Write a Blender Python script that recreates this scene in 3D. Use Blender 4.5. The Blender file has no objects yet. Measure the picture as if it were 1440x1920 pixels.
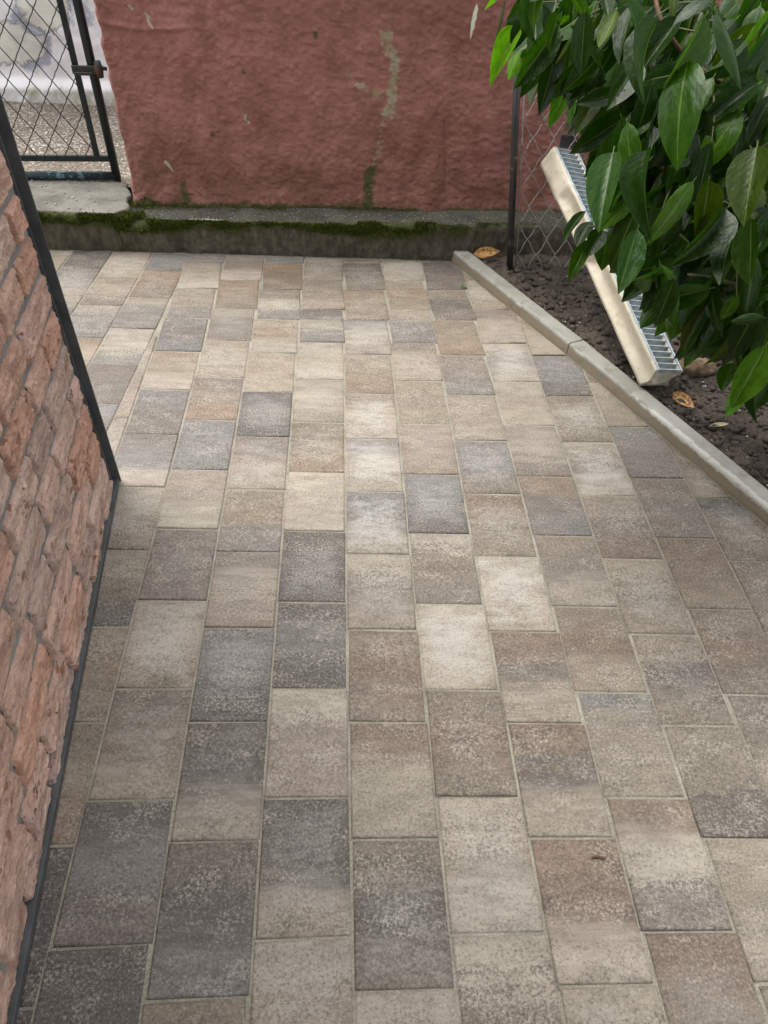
import bpy, math, random
import numpy as np
from mathutils import Vector, Matrix, Quaternion

scene = bpy.context.scene
COL = scene.collection
random.seed(11)

# ------------------------------------------------------------------ frame
# Everything below is laid out in the frame of the sloping paving (z = normal of the paving);
# ROT turns that frame so that UP, the plumb line measured on the house corner, becomes the world's z.
UP = Vector((-0.0499, -0.0514, 1.0))
ROT = UP.normalized().rotation_difference(Vector((0, 0, 1))).to_matrix().to_4x4()

# ------------------------------------------------------------------ camera
cam_data = bpy.data.cameras.new('camera')
cam = bpy.data.objects.new('camera', cam_data)
COL.objects.link(cam)
scene.camera = cam
cam_data.sensor_fit = 'VERTICAL'
cam_data.sensor_height = 24.0
cam_data.lens = 18.234
cam_data.clip_start = 0.02
cam_data.clip_end = 400.0
CR = Vector((0.99709077, -0.04426878, 0.0620505))
CU = Vector((-0.01650072, 0.66939845, 0.7427203))
CF = Vector((0.07441583, 0.74158343, -0.66672055))
m = Matrix((CR, CU, -CF)).transposed().to_4x4()
m.translation = Vector((-0.06934607, -1.71501309, 1.71958229))
cam.matrix_world = ROT @ m

# ------------------------------------------------------------------ sky, sun, exposure
SUN_EL, SUN_AZ = math.radians(68), math.radians(-50)      # azimuth from +y towards +x
world = bpy.data.worlds.new('World')
scene.world = world
world.use_nodes = True
wn = world.node_tree.nodes
wl = world.node_tree.links
wn.clear()
sky = wn.new('ShaderNodeTexSky')
sky.sky_type = 'NISHITA'
sky.sun_disc = False
sky.sun_elevation = SUN_EL
sky.sun_rotation = SUN_AZ
sky.air_density = 1.0
sky.dust_density = 4.0
hsv = wn.new('ShaderNodeHueSaturation')
hsv.inputs['Saturation'].default_value = 0.20            # overcast: nearly grey
bg = wn.new('ShaderNodeBackground')
bg.inputs['Strength'].default_value = 0.15
wo = wn.new('ShaderNodeOutputWorld')
wl.new(sky.outputs[0], hsv.inputs['Color'])
wl.new(hsv.outputs[0], bg.inputs['Color'])
wl.new(bg.outputs[0], wo.inputs['Surface'])

sun_data = bpy.data.lights.new('sun', 'SUN')
sun_data.energy = 0.65
sun_data.angle = math.radians(50)
sun_data.color = (1.0, 0.95, 0.88)
sun = bpy.data.objects.new('sun', sun_data)
COL.objects.link(sun)
sd = Vector((math.sin(SUN_AZ) * math.cos(SUN_EL), math.cos(SUN_AZ) * math.cos(SUN_EL), math.sin(SUN_EL)))
sun.rotation_mode = 'QUATERNION'
sun.rotation_quaternion = sd.to_track_quat('Z', 'Y')

scene.view_settings.view_transform = 'Standard'
scene.view_settings.look = 'None'
scene.view_settings.gamma = 1.0
scene.view_settings.use_curve_mapping = False
scene.view_settings.exposure = 1.4

SHADE_X0, SHADE_X1, SHADE_Y, SHADE_Z = -0.9, 0.3, -0.75, 2.6  # extent of the unseen roof added for shade
KEEP = {cam.name, sun.name}

# ------------------------------------------------------------------ helpers
def noise_table(seed):
    r = np.random.default_rng(seed)
    return r.random(1 << 16).astype(np.float32)

_T = noise_table(3)

def _h(ix, iy, iz, s):
    return _T[(ix * 73856093 ^ iy * 19349663 ^ iz * 83492791 ^ (s * 2654435)) & 0xFFFF]

def vnoise(x, y, z=0.0, s=0):
    """smooth value noise in 0..1 on numpy arrays"""
    x, y, z = np.broadcast_arrays(np.asarray(x, float), np.asarray(y, float), np.asarray(z, float))
    xi, yi, zi = np.floor(x).astype(np.int64), np.floor(y).astype(np.int64), np.floor(z).astype(np.int64)
    fx, fy, fz = x - xi, y - yi, z - zi
    fx, fy, fz = [f * f * (3 - 2 * f) for f in (fx, fy, fz)]
    r = 0.0
    for a in (0, 1):
        for b in (0, 1):
            for c in (0, 1):
                w = (fx if a else 1 - fx) * (fy if b else 1 - fy) * (fz if c else 1 - fz)
                r = r + w * _h(xi + a, yi + b, zi + c, s)
    return r

def fbm(x, y, z=0.0, oct=4, s=0, gain=0.5):
    t, a, f, n = 0.0, 1.0, 1.0, 0.0
    for i in range(oct):
        t = t + a * vnoise(np.asarray(x) * f, np.asarray(y) * f, np.asarray(z) * f, s + i * 7)
        n += a
        a *= gain
        f *= 2.03
    return t / n

def sstep(a, b, x):
    t = np.clip((np.asarray(x, float) - a) / (b - a), 0, 1)
    return t * t * (3 - 2 * t)

def mesh_np(name, verts, faces, smooth=False):
    """verts (n,3) array, faces (m,k) array of one size"""
    verts = np.asarray(verts, np.float32)
    faces = np.asarray(faces, np.int32)
    me = bpy.data.meshes.new(name)
    me.vertices.add(len(verts))
    me.vertices.foreach_set('co', verts.ravel())
    k = faces.shape[1]
    me.loops.add(faces.size)
    me.loops.foreach_set('vertex_index', faces.ravel())
    me.polygons.add(len(faces))
    me.polygons.foreach_set('loop_start', np.arange(0, faces.size, k, dtype=np.int32))
    me.polygons.foreach_set('loop_total', np.full(len(faces), k, np.int32))
    me.update(calc_edges=True)
    if smooth:
        me.polygons.foreach_set('use_smooth', np.ones(len(faces), bool))
    me.validate()
    return me

def grid_faces(nu, nv):
    i = np.arange(nu - 1)[:, None]
    j = np.arange(nv - 1)[None, :]
    a = i * nv + j
    return np.stack([a, a + nv, a + nv + 1, a + 1], -1).reshape(-1, 4)

class MB:
    """collects shapes into one mesh"""
    def __init__(self):
        self.v = []
        self.f = []
    def add(self, vs, fs):
        o = len(self.v)
        self.v += [tuple(q) for q in vs]
        self.f += [tuple(i + o for i in q) for q in fs]
        return self
    def box(self, c, ax, ay, az):
        """centre and three half-axis vectors"""
        c, ax, ay, az = Vector(c), Vector(ax), Vector(ay), Vector(az)
        vs = [c + ax * i + ay * j + az * k for i in (-1, 1) for j in (-1, 1) for k in (-1, 1)]
        return self.add(vs, [(0, 1, 3, 2), (4, 6, 7, 5), (0, 4, 5, 1), (2, 3, 7, 6), (0, 2, 6, 4), (1, 5, 7, 3)])
    def bbox(self, c, ax, ay, az, b):
        """box with its edges chamfered by b"""
        c = Vector(c)
        A = [Vector(ax), Vector(ay), Vector(az)]
        L = [a.length for a in A]
        N = [a.normalized() for a in A]
        vs, idx = [], {}
        for sx in (-1, 1):
            for sy in (-1, 1):
                for sz in (-1, 1):
                    s = (sx, sy, sz)
                    for k in range(3):
                        p = c.copy()
                        for q in range(3):
                            p += N[q] * s[q] * (L[q] if q == k else L[q] - b)
                        idx[(s, k)] = len(vs)
                        vs.append(p)
        fs = []
        S = [(-1, -1), (1, -1), (1, 1), (-1, 1)]
        for k in range(3):
            o = [q for q in range(3) if q != k]
            for sk in (-1, 1):
                f = []
                for u, w in S:
                    s = [0, 0, 0]
                    s[k], s[o[0]], s[o[1]] = sk, u, w
                    f.append(idx[(tuple(s), k)])
                fs.append(tuple(f))
        for k in range(3):
            o = [q for q in range(3) if q != k]
            for u, w in S:
                s1, s2 = [0, 0, 0], [0, 0, 0]
                s1[k], s2[k] = -1, 1
                s1[o[0]] = s2[o[0]] = u
                s1[o[1]] = s2[o[1]] = w
                s1, s2 = tuple(s1), tuple(s2)
                fs.append((idx[(s1, o[0])], idx[(s2, o[0])], idx[(s2, o[1])], idx[(s1, o[1])]))
        for sx in (-1, 1):
            for sy in (-1, 1):
                for sz in (-1, 1):
                    fs.append(tuple(idx[((sx, sy, sz), k)] for k in range(3)))
        return self.add(vs, fs)
    def tube(self, pts, r, n=8, cap=True):
        pts = [Vector(q) for q in pts]
        rs = r if isinstance(r, (list, tuple)) else [r] * len(pts)
        t0 = (pts[1] - pts[0]).normalized()
        ref = Vector((0, 0, 1)) if abs(t0.z) < 0.9 else Vector((1, 0, 0))
        a = t0.cross(ref).normalized()
        vs, fs = [], []
        for i, q in enumerate(pts):
            t = (pts[min(i + 1, len(pts) - 1)] - pts[max(i - 1, 0)]).normalized()
            a = (a - t * a.dot(t)).normalized()
            b = t.cross(a)
            for k in range(n):
                an = 2 * math.pi * k / n
                vs.append(q + (a * math.cos(an) + b * math.sin(an)) * rs[i])
        for i in range(len(pts) - 1):
            for k in range(n):
                fs.append((i * n + k, i * n + (k + 1) % n, (i + 1) * n + (k + 1) % n, (i + 1) * n + k))
        if cap:
            fs.append(tuple(range(n))[::-1])
            fs.append(tuple((len(pts) - 1) * n + k for k in range(n)))
        return self.add(vs, fs)
    def mesh(self, name, smooth=False):
        me = bpy.data.meshes.new(name)
        me.from_pydata(self.v, [], self.f)
        me.update()
        import bmesh
        bm = bmesh.new()
        bm.from_mesh(me)
        bmesh.ops.recalc_face_normals(bm, faces=bm.faces)
        bm.to_mesh(me)
        bm.free()
        if smooth:
            for q in me.polygons:
                q.use_smooth = True
        return me

def link(name, me, mat=None, parent=None, kind=None):
    o = bpy.data.objects.new(name, me)
    COL.objects.link(o)
    if mat and me and not me.materials:
        me.materials.append(mat)
    if parent:
        o.parent = parent
    if kind:
        o['kind'] = kind
    return o

def tag(o, label, cat, group=None):
    o['label'] = label
    o['category'] = cat
    if group:
        o['group'] = group
    return o

def thing(name, label, cat, loc=(0, 0, 0), group=None):
    o = link(name, None)
    o.empty_display_size = 0.1
    o.location = loc
    return tag(o, label, cat, group)

def at(o, root):
    """parent o (built in scene coordinates) under root, which sits at root.location"""
    o.parent = root
    o.location = o.location - root.location
    return o

# ------------------------------------------------------------------ materials
class NT:
    def __init__(self, name):
        self.m = bpy.data.materials.new(name)
        self.m.use_nodes = True
        self.n = self.m.node_tree.nodes
        self.l = self.m.node_tree.links
        self.b = self.n['Principled BSDF']
        self.out = self.n['Material Output']
    def node(self, t, **kw):
        o = self.n.new(t)
        for k, v in kw.items():
            setattr(o, k, v)
        return o
    def set(self, sock, v):
        if hasattr(v, 'is_output') or isinstance(v, bpy.types.NodeSocket):
            self.l.new(v, sock)
        else:
            if isinstance(v, (tuple, list)) and len(v) == 3 and len(sock.default_value) == 4:
                v = (*v, 1.0)
            sock.default_value = v
    def coord(self, kind='Object'):
        return self.node('ShaderNodeTexCoord').outputs[kind]
    def scale(self, vec, s, off=None):
        mp = self.node('ShaderNodeMapping')
        self.l.new(vec, mp.inputs['Vector'])
        mp.inputs['Scale'].default_value = s
        if off is not None:
            self.set(mp.inputs['Location'], off)
        return mp.outputs[0]
    def noise(self, vec, sc, det=4, rough=0.55, dist=0.0):
        o = self.node('ShaderNodeTexNoise')
        self.l.new(vec, o.inputs['Vector'])
        o.inputs['Scale'].default_value = sc
        o.inputs['Detail'].default_value = det
        o.inputs['Roughness'].default_value = rough
        o.inputs['Distortion'].default_value = dist
        return o.outputs['Fac']
    def voro(self, vec, sc, feature='F1', out='Distance'):
        o = self.node('ShaderNodeTexVoronoi', feature=feature)
        self.l.new(vec, o.inputs['Vector'])
        o.inputs['Scale'].default_value = sc
        return o.outputs[out]
    def ramp(self, x, a, b, lo=0.0, hi=1.0):
        o = self.node('ShaderNodeMapRange', interpolation_type='SMOOTHSTEP')
        self.set(o.inputs['Value'], x)
        o.inputs['From Min'].default_value = a
        o.inputs['From Max'].default_value = b
        o.inputs['To Min'].default_value = lo
        o.inputs['To Max'].default_value = hi
        return o.outputs[0]
    def math(self, op, a, b=0.0, clamp=False):
        o = self.node('ShaderNodeMath', operation=op, use_clamp=clamp)
        self.set(o.inputs[0], a)
        self.set(o.inputs[1], b)
        return o.outputs[0]
    def mix(self, f, a, b, mode='MIX'):
        o = self.node('ShaderNodeMix', data_type='RGBA', blend_type=mode)
        self.set(o.inputs[0], f)
        self.set(o.inputs[6], a)
        self.set(o.inputs[7], b)
        return o.outputs[2]
    def attr(self, name, typ='GEOMETRY', out='Color'):
        o = self.node('ShaderNodeAttribute', attribute_type=typ, attribute_name=name)
        return o.outputs[out]
    def bump(self, h, strength=0.5, dist=0.01, base=None):
        o = self.node('ShaderNodeBump')
        o.inputs['Strength'].default_value = strength
        o.inputs['Distance'].default_value = dist
        self.l.new(h, o.inputs['Height'])
        if base is not None:
            self.l.new(base, o.inputs['Normal'])
        return o.outputs[0]
    def done(self, color, rough=0.8, normal=None, spec=0.5, metal=0.0):
        self.set(self.b.inputs['Base Color'], color)
        self.set(self.b.inputs['Roughness'], rough)
        self.set(self.b.inputs['Specular IOR Level'], spec)
        self.set(self.b.inputs['Metallic'], metal)
        if normal is not None:
            self.l.new(normal, self.b.inputs['Normal'])
        return self.m

def mat_paver():
    t = NT('paver')
    co = t.coord('Object')
    rnd = t.node('ShaderNodeObjectInfo').outputs['Random']
    off = t.node('ShaderNodeCombineXYZ')
    for k, s in enumerate((37.0, 53.0, 11.0)):
        t.set(off.inputs[k], t.math('MULTIPLY', rnd, s))
    vec = t.scale(co, (1, 1, 1), off.outputs[0])
    sep = t.node('ShaderNodeSeparateXYZ')
    t.l.new(co, sep.inputs[0])
    streak = t.noise(t.scale(vec, (3.0, 26.0, 3.0)), 1.0, 5, 0.6)
    y = t.math('ADD', t.math('MULTIPLY', sep.outputs[1], 1 / 0.3), 0.5)
    y = t.math('ADD', y, t.math('MULTIPLY', t.math('SUBTRACT', streak, 0.5), 0.95))
    grain = t.noise(vec, 160.0, 6, 0.82)
    y = t.math('ADD', y, t.math('MULTIPLY', t.math('SUBTRACT', grain, 0.5), 1.2))
    col = t.mix(t.ramp(y, 0.22, 0.46), t.attr('cc', 'OBJECT'), t.attr('cb', 'OBJECT'))
    col = t.mix(t.ramp(y, 0.56, 0.80), col, t.attr('ca', 'OBJECT'))
    # cloudy streaks across the paver
    cl = t.noise(t.scale(vec, (11.0, 30.0, 11.0)), 1.0, 7, 0.72)
    col = t.mix(1.0, col, t.mix(t.ramp(cl, 0.30, 0.70), (0.80, 0.785, 0.77), (1.19, 1.185, 1.17)), 'MULTIPLY')
    # patches where the pale blend dominates, broken up by the grain
    fine = t.noise(vec, 520.0, 2, 0.6)
    pale = t.noise(t.scale(vec, (9.0, 16.0, 9.0)), 1.0, 4, 0.6)
    pm = t.math('MULTIPLY', t.ramp(pale, 0.48, 0.66), t.ramp(grain, 0.46, 0.58))
    col = t.mix(t.math('MULTIPLY', pm, 0.55), col, (0.40, 0.365, 0.30))
    # white grit and dark pits
    col = t.mix(t.math('MULTIPLY', t.ramp(grain, 0.515, 0.64), t.ramp(pale, 0.35, 0.62, 0.38, 0.66)), col, (0.43, 0.395, 0.335))
    col = t.mix(t.ramp(grain, 0.495, 0.36, 0.0, 0.82), col, t.mix(1.0, col, (0.38, 0.36, 0.34), 'MULTIPLY'))
    vor = t.voro(vec, 190.0)
    col = t.mix(t.math('MULTIPLY', t.ramp(vor, 0.15, 0.07), t.ramp(cl, 0.42, 0.6, 0.1, 0.6)), col, (0.66, 0.63, 0.55))
    col = t.mix(t.ramp(fine, 0.40, 0.30, 0.0, 0.4), col, (0.06, 0.055, 0.05))
    # lime bloom in the middle of some pavers, dirt held round the rim of all of them
    ax = t.math('MULTIPLY', t.math('ABSOLUTE', sep.outputs[0]), 1 / 0.1)
    ay = t.math('MULTIPLY', t.math('ABSOLUTE', sep.outputs[1]), 1 / 0.15)
    dd = t.math('ADD', t.math('MAXIMUM', ax, ay), t.math('MULTIPLY', t.math('SUBTRACT', pale, 0.5), 1.9))
    bl = t.math('MULTIPLY', t.ramp(dd, 0.88, 0.35), t.attr('bloom', 'OBJECT', 'Fac'))
    col = t.mix(t.math('MULTIPLY', bl, t.math('MULTIPLY', t.ramp(grain, 0.38, 0.56, 0.25, 1.0), t.ramp(cl, 0.32, 0.56, 0.25, 1.2))), col, (0.43, 0.415, 0.385))
    rim = t.math('MULTIPLY', t.ramp(dd, 0.80, 1.05), t.ramp(cl, 0.35, 0.6, 0.5, 0.1))
    col = t.mix(rim, col, t.mix(1.0, col, (0.62, 0.60, 0.55), 'MULTIPLY'))
    sp = t.noise(t.scale(vec, (1, 1, 1)), 16.0, 3, 0.6)
    col = t.mix(t.ramp(sp, 0.67, 0.73, 0, 0.35), col, t.mix(1.0, col, (0.55, 0.50, 0.44), 'MULTIPLY'))
    hgt = t.math('ADD', t.math('MULTIPLY', grain, 0.9), t.math('MULTIPLY', fine, 0.5))
    nrm = t.bump(hgt, 0.7, 0.003)
    return t.done(col, t.ramp(grain, 0.3, 0.7, 0.62, 0.5), nrm, 0.5)

def mat_sand():
    t = NT('joint_sand')
    co = t.coord('Object')
    a = t.noise(co, 9.0, 4)
    b = t.noise(co, 350.0, 3, 0.7)
    col = t.mix(t.ramp(a, 0.35, 0.65), (0.33, 0.305, 0.25), (0.43, 0.40, 0.335))
    col = t.mix(t.ramp(b, 0.35, 0.65), t.mix(1.0, col, (0.55, 0.55, 0.5), 'MULTIPLY'), col)
    return t.done(col, 0.95, t.bump(b, 0.8, 0.003), 0.2)

def mat_render():
    """terracotta limewash on rough render; 'peel', 'moss', 'chip' are painted on as vertex attributes"""
    t = NT('terracotta_render')
    co = t.coord('Object')
    big = t.noise(co, 1.6, 5, 0.6)
    mid = t.noise(t.scale(co, (1, 1, 0.6)), 9.0, 5, 0.65)
    fin = t.noise(co, 85.0, 5, 0.7)
    col = t.mix(t.ramp(big, 0.32, 0.68), (0.325, 0.145, 0.115), (0.385, 0.178, 0.148))
    col = t.mix(t.ramp(mid, 0.35, 0.7), col, (0.26, 0.112, 0.085))
    col = t.mix(t.ramp(fin, 0.57, 0.72, 0, 0.42), col, (0.45, 0.20, 0.165))
    col = t.mix(t.ramp(fin, 0.40, 0.28, 0, 0.55), col, (0.10, 0.045, 0.03))
    # brown weathering towards the foot (runs of dirt splashed up from the ledge)
    d = t.attr('dirt', out='Fac')
    col = t.mix(t.math('MULTIPLY', d, t.ramp(mid, 0.25, 0.65)), col, (0.165, 0.078, 0.048))
    p = t.attr('peel', out='Fac')
    pf = t.ramp(t.math('ADD', p, t.math('MULTIPLY', t.math('SUBTRACT', t.noise(co, 42.0, 8, 0.78), 0.5), 2.0)), 0.40, 0.66)
    pc = t.mix(t.ramp(t.noise(co, 22.0, 3), 0.4, 0.62), (0.40, 0.36, 0.26), (0.32, 0.28, 0.15))
    col = t.mix(t.math('MULTIPLY', pf, 0.85), col, pc)
    ms = t.attr('moss', out='Fac')
    mf = t.ramp(t.math('ADD', ms, t.math('MULTIPLY', t.math('SUBTRACT', t.noise(co, 45.0, 5, 0.7), 0.5), 1.2)), 0.40, 0.75)
    col = t.mix(t.math('MULTIPLY', mf, 0.85), col, t.mix(t.ramp(fin, 0.35, 0.65), (0.035, 0.045, 0.012), (0.07, 0.095, 0.02)))
    ch = t.attr('chip', out='Fac')
    cf = t.ramp(t.math('ADD', ch, t.math('MULTIPLY', t.math('SUBTRACT', t.noise(co, 90.0, 4, 0.7), 0.5), 0.7)), 0.45, 0.56)
    col = t.mix(cf, col, (0.40, 0.36, 0.27))
    strokes = t.noise(t.scale(co, (1, 1, 0.7)), 38.0, 9, 0.78)
    n = t.bump(strokes, 0.20, 0.008)
    n = t.bump(t.noise(co, 170.0, 4, 0.75), 0.65, 0.005, n)
    return t.done(col, 0.8, n, 0.3)

def mat_ledge(name='mossy_concrete', topcol=(0.090, 0.090, 0.068)):
    t = NT(name)
    co = t.coord('Object')
    a = t.noise(co, 7.0, 5, 0.65)
    b = t.noise(co, 70.0, 5, 0.7)
    v = t.voro(co, 85.0)
    col = t.mix(t.ramp(a, 0.35, 0.68), topcol, tuple(c * 0.55 for c in topcol))
    col = t.mix(t.ramp(b, 0.55, 0.72, 0, 0.7), col, (0.36, 0.34, 0.28))
    col = t.mix(t.ramp(v, 0.16, 0.09, 0, 0.6), col, (0.50, 0.47, 0.40))
    f = t.attr('face', out='Fac')         # damp earth-stained upright face
    fc = t.mix(t.ramp(t.noise(t.scale(co, (1, 1, 0.35)), 26.0, 5, 0.7), 0.35, 0.65), (0.058, 0.050, 0.034), (0.120, 0.104, 0.074))
    col = t.mix(f, col, fc)
    ms = t.attr('moss', out='Fac')
    mf = t.ramp(t.math('ADD', ms, t.math('MULTIPLY', t.math('SUBTRACT', t.noise(co, 38.0, 5, 0.7), 0.5), 1.5)), 0.42, 0.72)
    col = t.mix(t.math('MULTIPLY', mf, 0.9), col, t.mix(t.ramp(b, 0.35, 0.65), (0.030, 0.036, 0.010), (0.075, 0.090, 0.020)))
    ef = t.attr('lime', out='Fac')
    lf = t.ramp(t.math('ADD', ef, t.math('MULTIPLY', t.math('SUBTRACT', b, 0.5), 1.2)), 0.45, 0.62)
    col = t.mix(lf, col, (0.52, 0.47, 0.40))
    return t.done(col, 0.88, t.bump(t.math('ADD', b, t.math('MULTIPLY', a, 0.6)), 0.7, 0.006), 0.3)

def mat_concrete(name, lo, hi, sc=1.0, rough=0.75):
    t = NT(name)
    co = t.coord('Object')
    a = t.noise(co, 5.0 * sc, 5, 0.6)
    b = t.noise(co, 90.0 * sc, 4, 0.7)
    col = t.mix(t.ramp(a, 0.33, 0.68), lo, hi)
    col = t.mix(t.ramp(b, 0.40, 0.27, 0, 0.5), col, tuple(c * 0.5 for c in lo))
    col = t.mix(t.ramp(b, 0.60, 0.72, 0, 0.35), col, tuple(min(1, c * 1.5) for c in hi))
    return t.done(col, rough, t.bump(b, 0.4, 0.003), 0.4)

def mat_kerb():
    t = NT('kerb_concrete')
    co = t.coord('Object')
    a = t.noise(co, 6.0, 5, 0.65)
    b = t.noise(co, 130.0, 4, 0.7)
    col = t.mix(t.ramp(a, 0.33, 0.68), (0.225, 0.222, 0.188), (0.30, 0.298, 0.26))
    # earthy splash on the upright face, pale cement scum along the arris
    f = t.attr('face', out='Fac')
    col = t.mix(t.ramp(t.math('ADD', f, t.math('MULTIPLY', t.math('SUBTRACT', t.noise(co, 24.0, 5), 0.5), 0.8)), 0.35, 0.75), col, (0.235, 0.195, 0.135))
    s = t.attr('scum', out='Fac')
    sf = t.ramp(t.math('ADD', s, t.math('MULTIPLY', t.math('SUBTRACT', t.noise(co, 30.0, 6, 0.75), 0.5), 1.8)), 0.55, 0.80)
    col = t.mix(t.math('MULTIPLY', sf, 0.7), col, (0.50, 0.49, 0.44))
    col = t.mix(t.ramp(b, 0.40, 0.27, 0, 0.7), col, (0.09, 0.085, 0.065))
    col = t.mix(t.ramp(t.noise(t.scale(co, (1, 1, 2)), 13.0, 6, 0.7), 0.50, 0.66, 0, 0.6), col, (0.15, 0.14, 0.105))
    st = t.noise(co, 17.0, 2)
    col = t.mix(t.ramp(st, 0.68, 0.72, 0, 0.4), col, (0.16, 0.155, 0.13))
    return t.done(col, 0.62, t.bump(b, 0.35, 0.002), 0.45)

def mat_stone():
    t = NT('cladding_stone')
    co = t.coord('Object')
    info = t.node('ShaderNodeObjectInfo')
    rnd = info.outputs['Random']
    off = t.node('ShaderNodeCombineXYZ')
    for k, s in enumerate((17.0, 29.0, 7.0)):
        t.set(off.inputs[k], t.math('MULTIPLY', rnd, s))
    vec = t.scale(co, (1, 1, 1), off.outputs[0])
    a = t.noise(t.scale(vec, (4.0, 10.0, 10.0)), 2.0, 5, 0.65)
    b = t.noise(t.scale(vec, (0.5, 1.0, 1.0)), 90.0, 5, 0.7)
    base = t.attr('tint', 'OBJECT')
    col = t.mix(t.ramp(a, 0.32, 0.68), t.mix(1.0, base, (0.72, 0.68, 0.66), 'MULTIPLY'), t.mix(1.0, base, (1.16, 1.15, 1.14), 'MULTIPLY'))
    col = t.mix(t.ramp(b, 0.54, 0.68, 0, 0.65), col, (0.76, 0.62, 0.55))
    col = t.mix(t.ramp(b, 0.45, 0.32, 0, 0.7), col, (0.25, 0.135, 0.095))
    # knocked-off skin: orange-brown scars with sharp outlines
    sc = t.noise(t.scale(vec, (0.55, 1.0, 1.0)), 36.0, 3, 0.5)
    am = t.attr('scar', 'OBJECT', 'Fac')
    scar = t.ramp(t.math('ADD', sc, am), 0.735, 0.75)
    col = t.mix(scar, col, t.mix(t.ramp(a, 0.4, 0.6), (0.42, 0.185, 0.105), (0.30, 0.165, 0.115)))
    pit = t.ramp(t.noise(t.scale(vec, (0.6, 1.0, 1.0)), 120.0, 2, 0.5), 0.31, 0.26)
    col = t.mix(t.math('MULTIPLY', pit, 0.75), col, (0.15, 0.085, 0.06))
    h = t.math('SUBTRACT', t.math('ADD', t.math('MULTIPLY', b, 0.8), t.noise(t.scale(vec, (0.4, 1.0, 1.0)), 30.0, 4, 0.65)), t.math('MULTIPLY', scar, 0.25))
    n = t.bump(t.noise(t.scale(vec, (0.55, 1.0, 1.0)), 150.0, 4, 0.75), 0.9, 0.006)
    return t.done(col, 0.62, t.bump(h, 1.0, 0.013, n), 0.4)

def mat_street():
    t = NT('exposed_aggregate')
    co = t.coord('Object')
    v = t.node('ShaderNodeTexVoronoi')
    t.l.new(co, v.inputs['Vector'])
    v.inputs['Scale'].default_value = 75.0
    a = t.noise(co, 2.6, 5, 0.6)
    hue = t.node('ShaderNodeSeparateColor')
    t.l.new(v.outputs['Color'], hue.inputs[0])
    col = t.mix(hue.outputs[0], (0.22, 0.185, 0.15), (0.46, 0.42, 0.37))
    col = t.mix(t.ramp(hue.outputs[1], 0.80, 0.9), col, (0.70, 0.67, 0.61))
    col = t.mix(t.ramp(hue.outputs[2], 0.16, 0.08), col, (0.10, 0.085, 0.07))
    col = t.mix(1.0, col, t.mix(t.ramp(a, 0.35, 0.65), (0.70, 0.67, 0.62), (1.12, 1.1, 1.06)), 'MULTIPLY')
    col = t.mix(t.ramp(v.outputs['Distance'], 0.30, 0.62), col, (0.15, 0.125, 0.10))
    return t.done(col, 0.85, t.bump(v.outputs['Distance'], -0.8, 0.006), 0.3)

def mat_whitewash():
    t = NT('whitewash')
    co = t.coord('Object')
    a = t.noise(co, 2.4, 5, 0.6, 0.4)
    b = t.noise(co, 7.0, 9, 0.72, 0.5)
    f = t.noise(co, 60.0, 6, 0.75)
    col = t.mix(t.ramp(b, 0.4, 0.62), (0.88, 0.87, 0.87), (0.86, 0.80, 0.80))
    g = t.attr('grey', out='Fac')
    gf = t.ramp(t.math('ADD', g, t.math('MULTIPLY', t.math('SUBTRACT', b, 0.5), 1.2)), 0.46, 0.62)
    col = t.mix(t.math('MULTIPLY', gf, 0.95), col, (0.40, 0.42, 0.50))
    c = t.attr('cream', out='Fac')
    cf = t.ramp(t.math('ADD', c, t.math('MULTIPLY', t.math('SUBTRACT', b, 0.5), 1.3)), 0.44, 0.62)
    col = t.mix(t.math('MULTIPLY', cf, 0.75), col, (0.76, 0.74, 0.62))
    mo = t.attr('moss', out='Fac')
    col = t.mix(t.math('MULTIPLY', t.ramp(t.math('ADD', mo, t.math('MULTIPLY', t.math('SUBTRACT', b, 0.5), 1.2)), 0.4, 0.75), 0.7), col, (0.26, 0.31, 0.13))
    rim = t.math('MULTIPLY', t.ramp(t.math('ABSOLUTE', t.math('SUBTRACT', t.math('ADD', c, t.math('MULTIPLY', t.math('SUBTRACT', b, 0.5), 1.3)), 0.5)), 0.035, 0.0), 0.55)
    col = t.mix(rim, col, (0.25, 0.22, 0.18))
    h = t.math('ADD', t.math('MULTIPLY', f, 0.3), t.math('MULTIPLY', t.math('SUBTRACT', 1.0, cf), 0.9))
    return t.done(col, 0.85, t.bump(h, 0.8, 0.012), 0.25)

def mat_polymer():
    t = NT('polymer_concrete')
    co = t.coord('Object')
    a = t.noise(co, 8.0, 5, 0.6)
    b = t.noise(co, 150.0, 4, 0.7)
    col = t.mix(t.ramp(a, 0.33, 0.68), (0.44, 0.395, 0.30), (0.54, 0.495, 0.39))
    col = t.mix(t.ramp(b, 0.40, 0.30, 0, 0.6), col, (0.24, 0.20, 0.14))
    st = t.noise(co, 19.0, 6, 0.75)
    col = t.mix(t.ramp(st, 0.53, 0.68, 0, 0.55), col, (0.27, 0.205, 0.13))
    sep = t.node('ShaderNodeSeparateXYZ')
    t.l.new(co, sep.inputs[0])
    low = t.math('MULTIPLY', t.ramp(sep.outputs[2], 0.14, 0.0), t.ramp(st, 0.40, 0.62))
    col = t.mix(t.math('MULTIPLY', low, 0.8), col, (0.11, 0.082, 0.06))          # soil splashed on the low end
    return t.done(col, 0.65, t.bump(b, 0.4, 0.002), 0.35)

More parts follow.
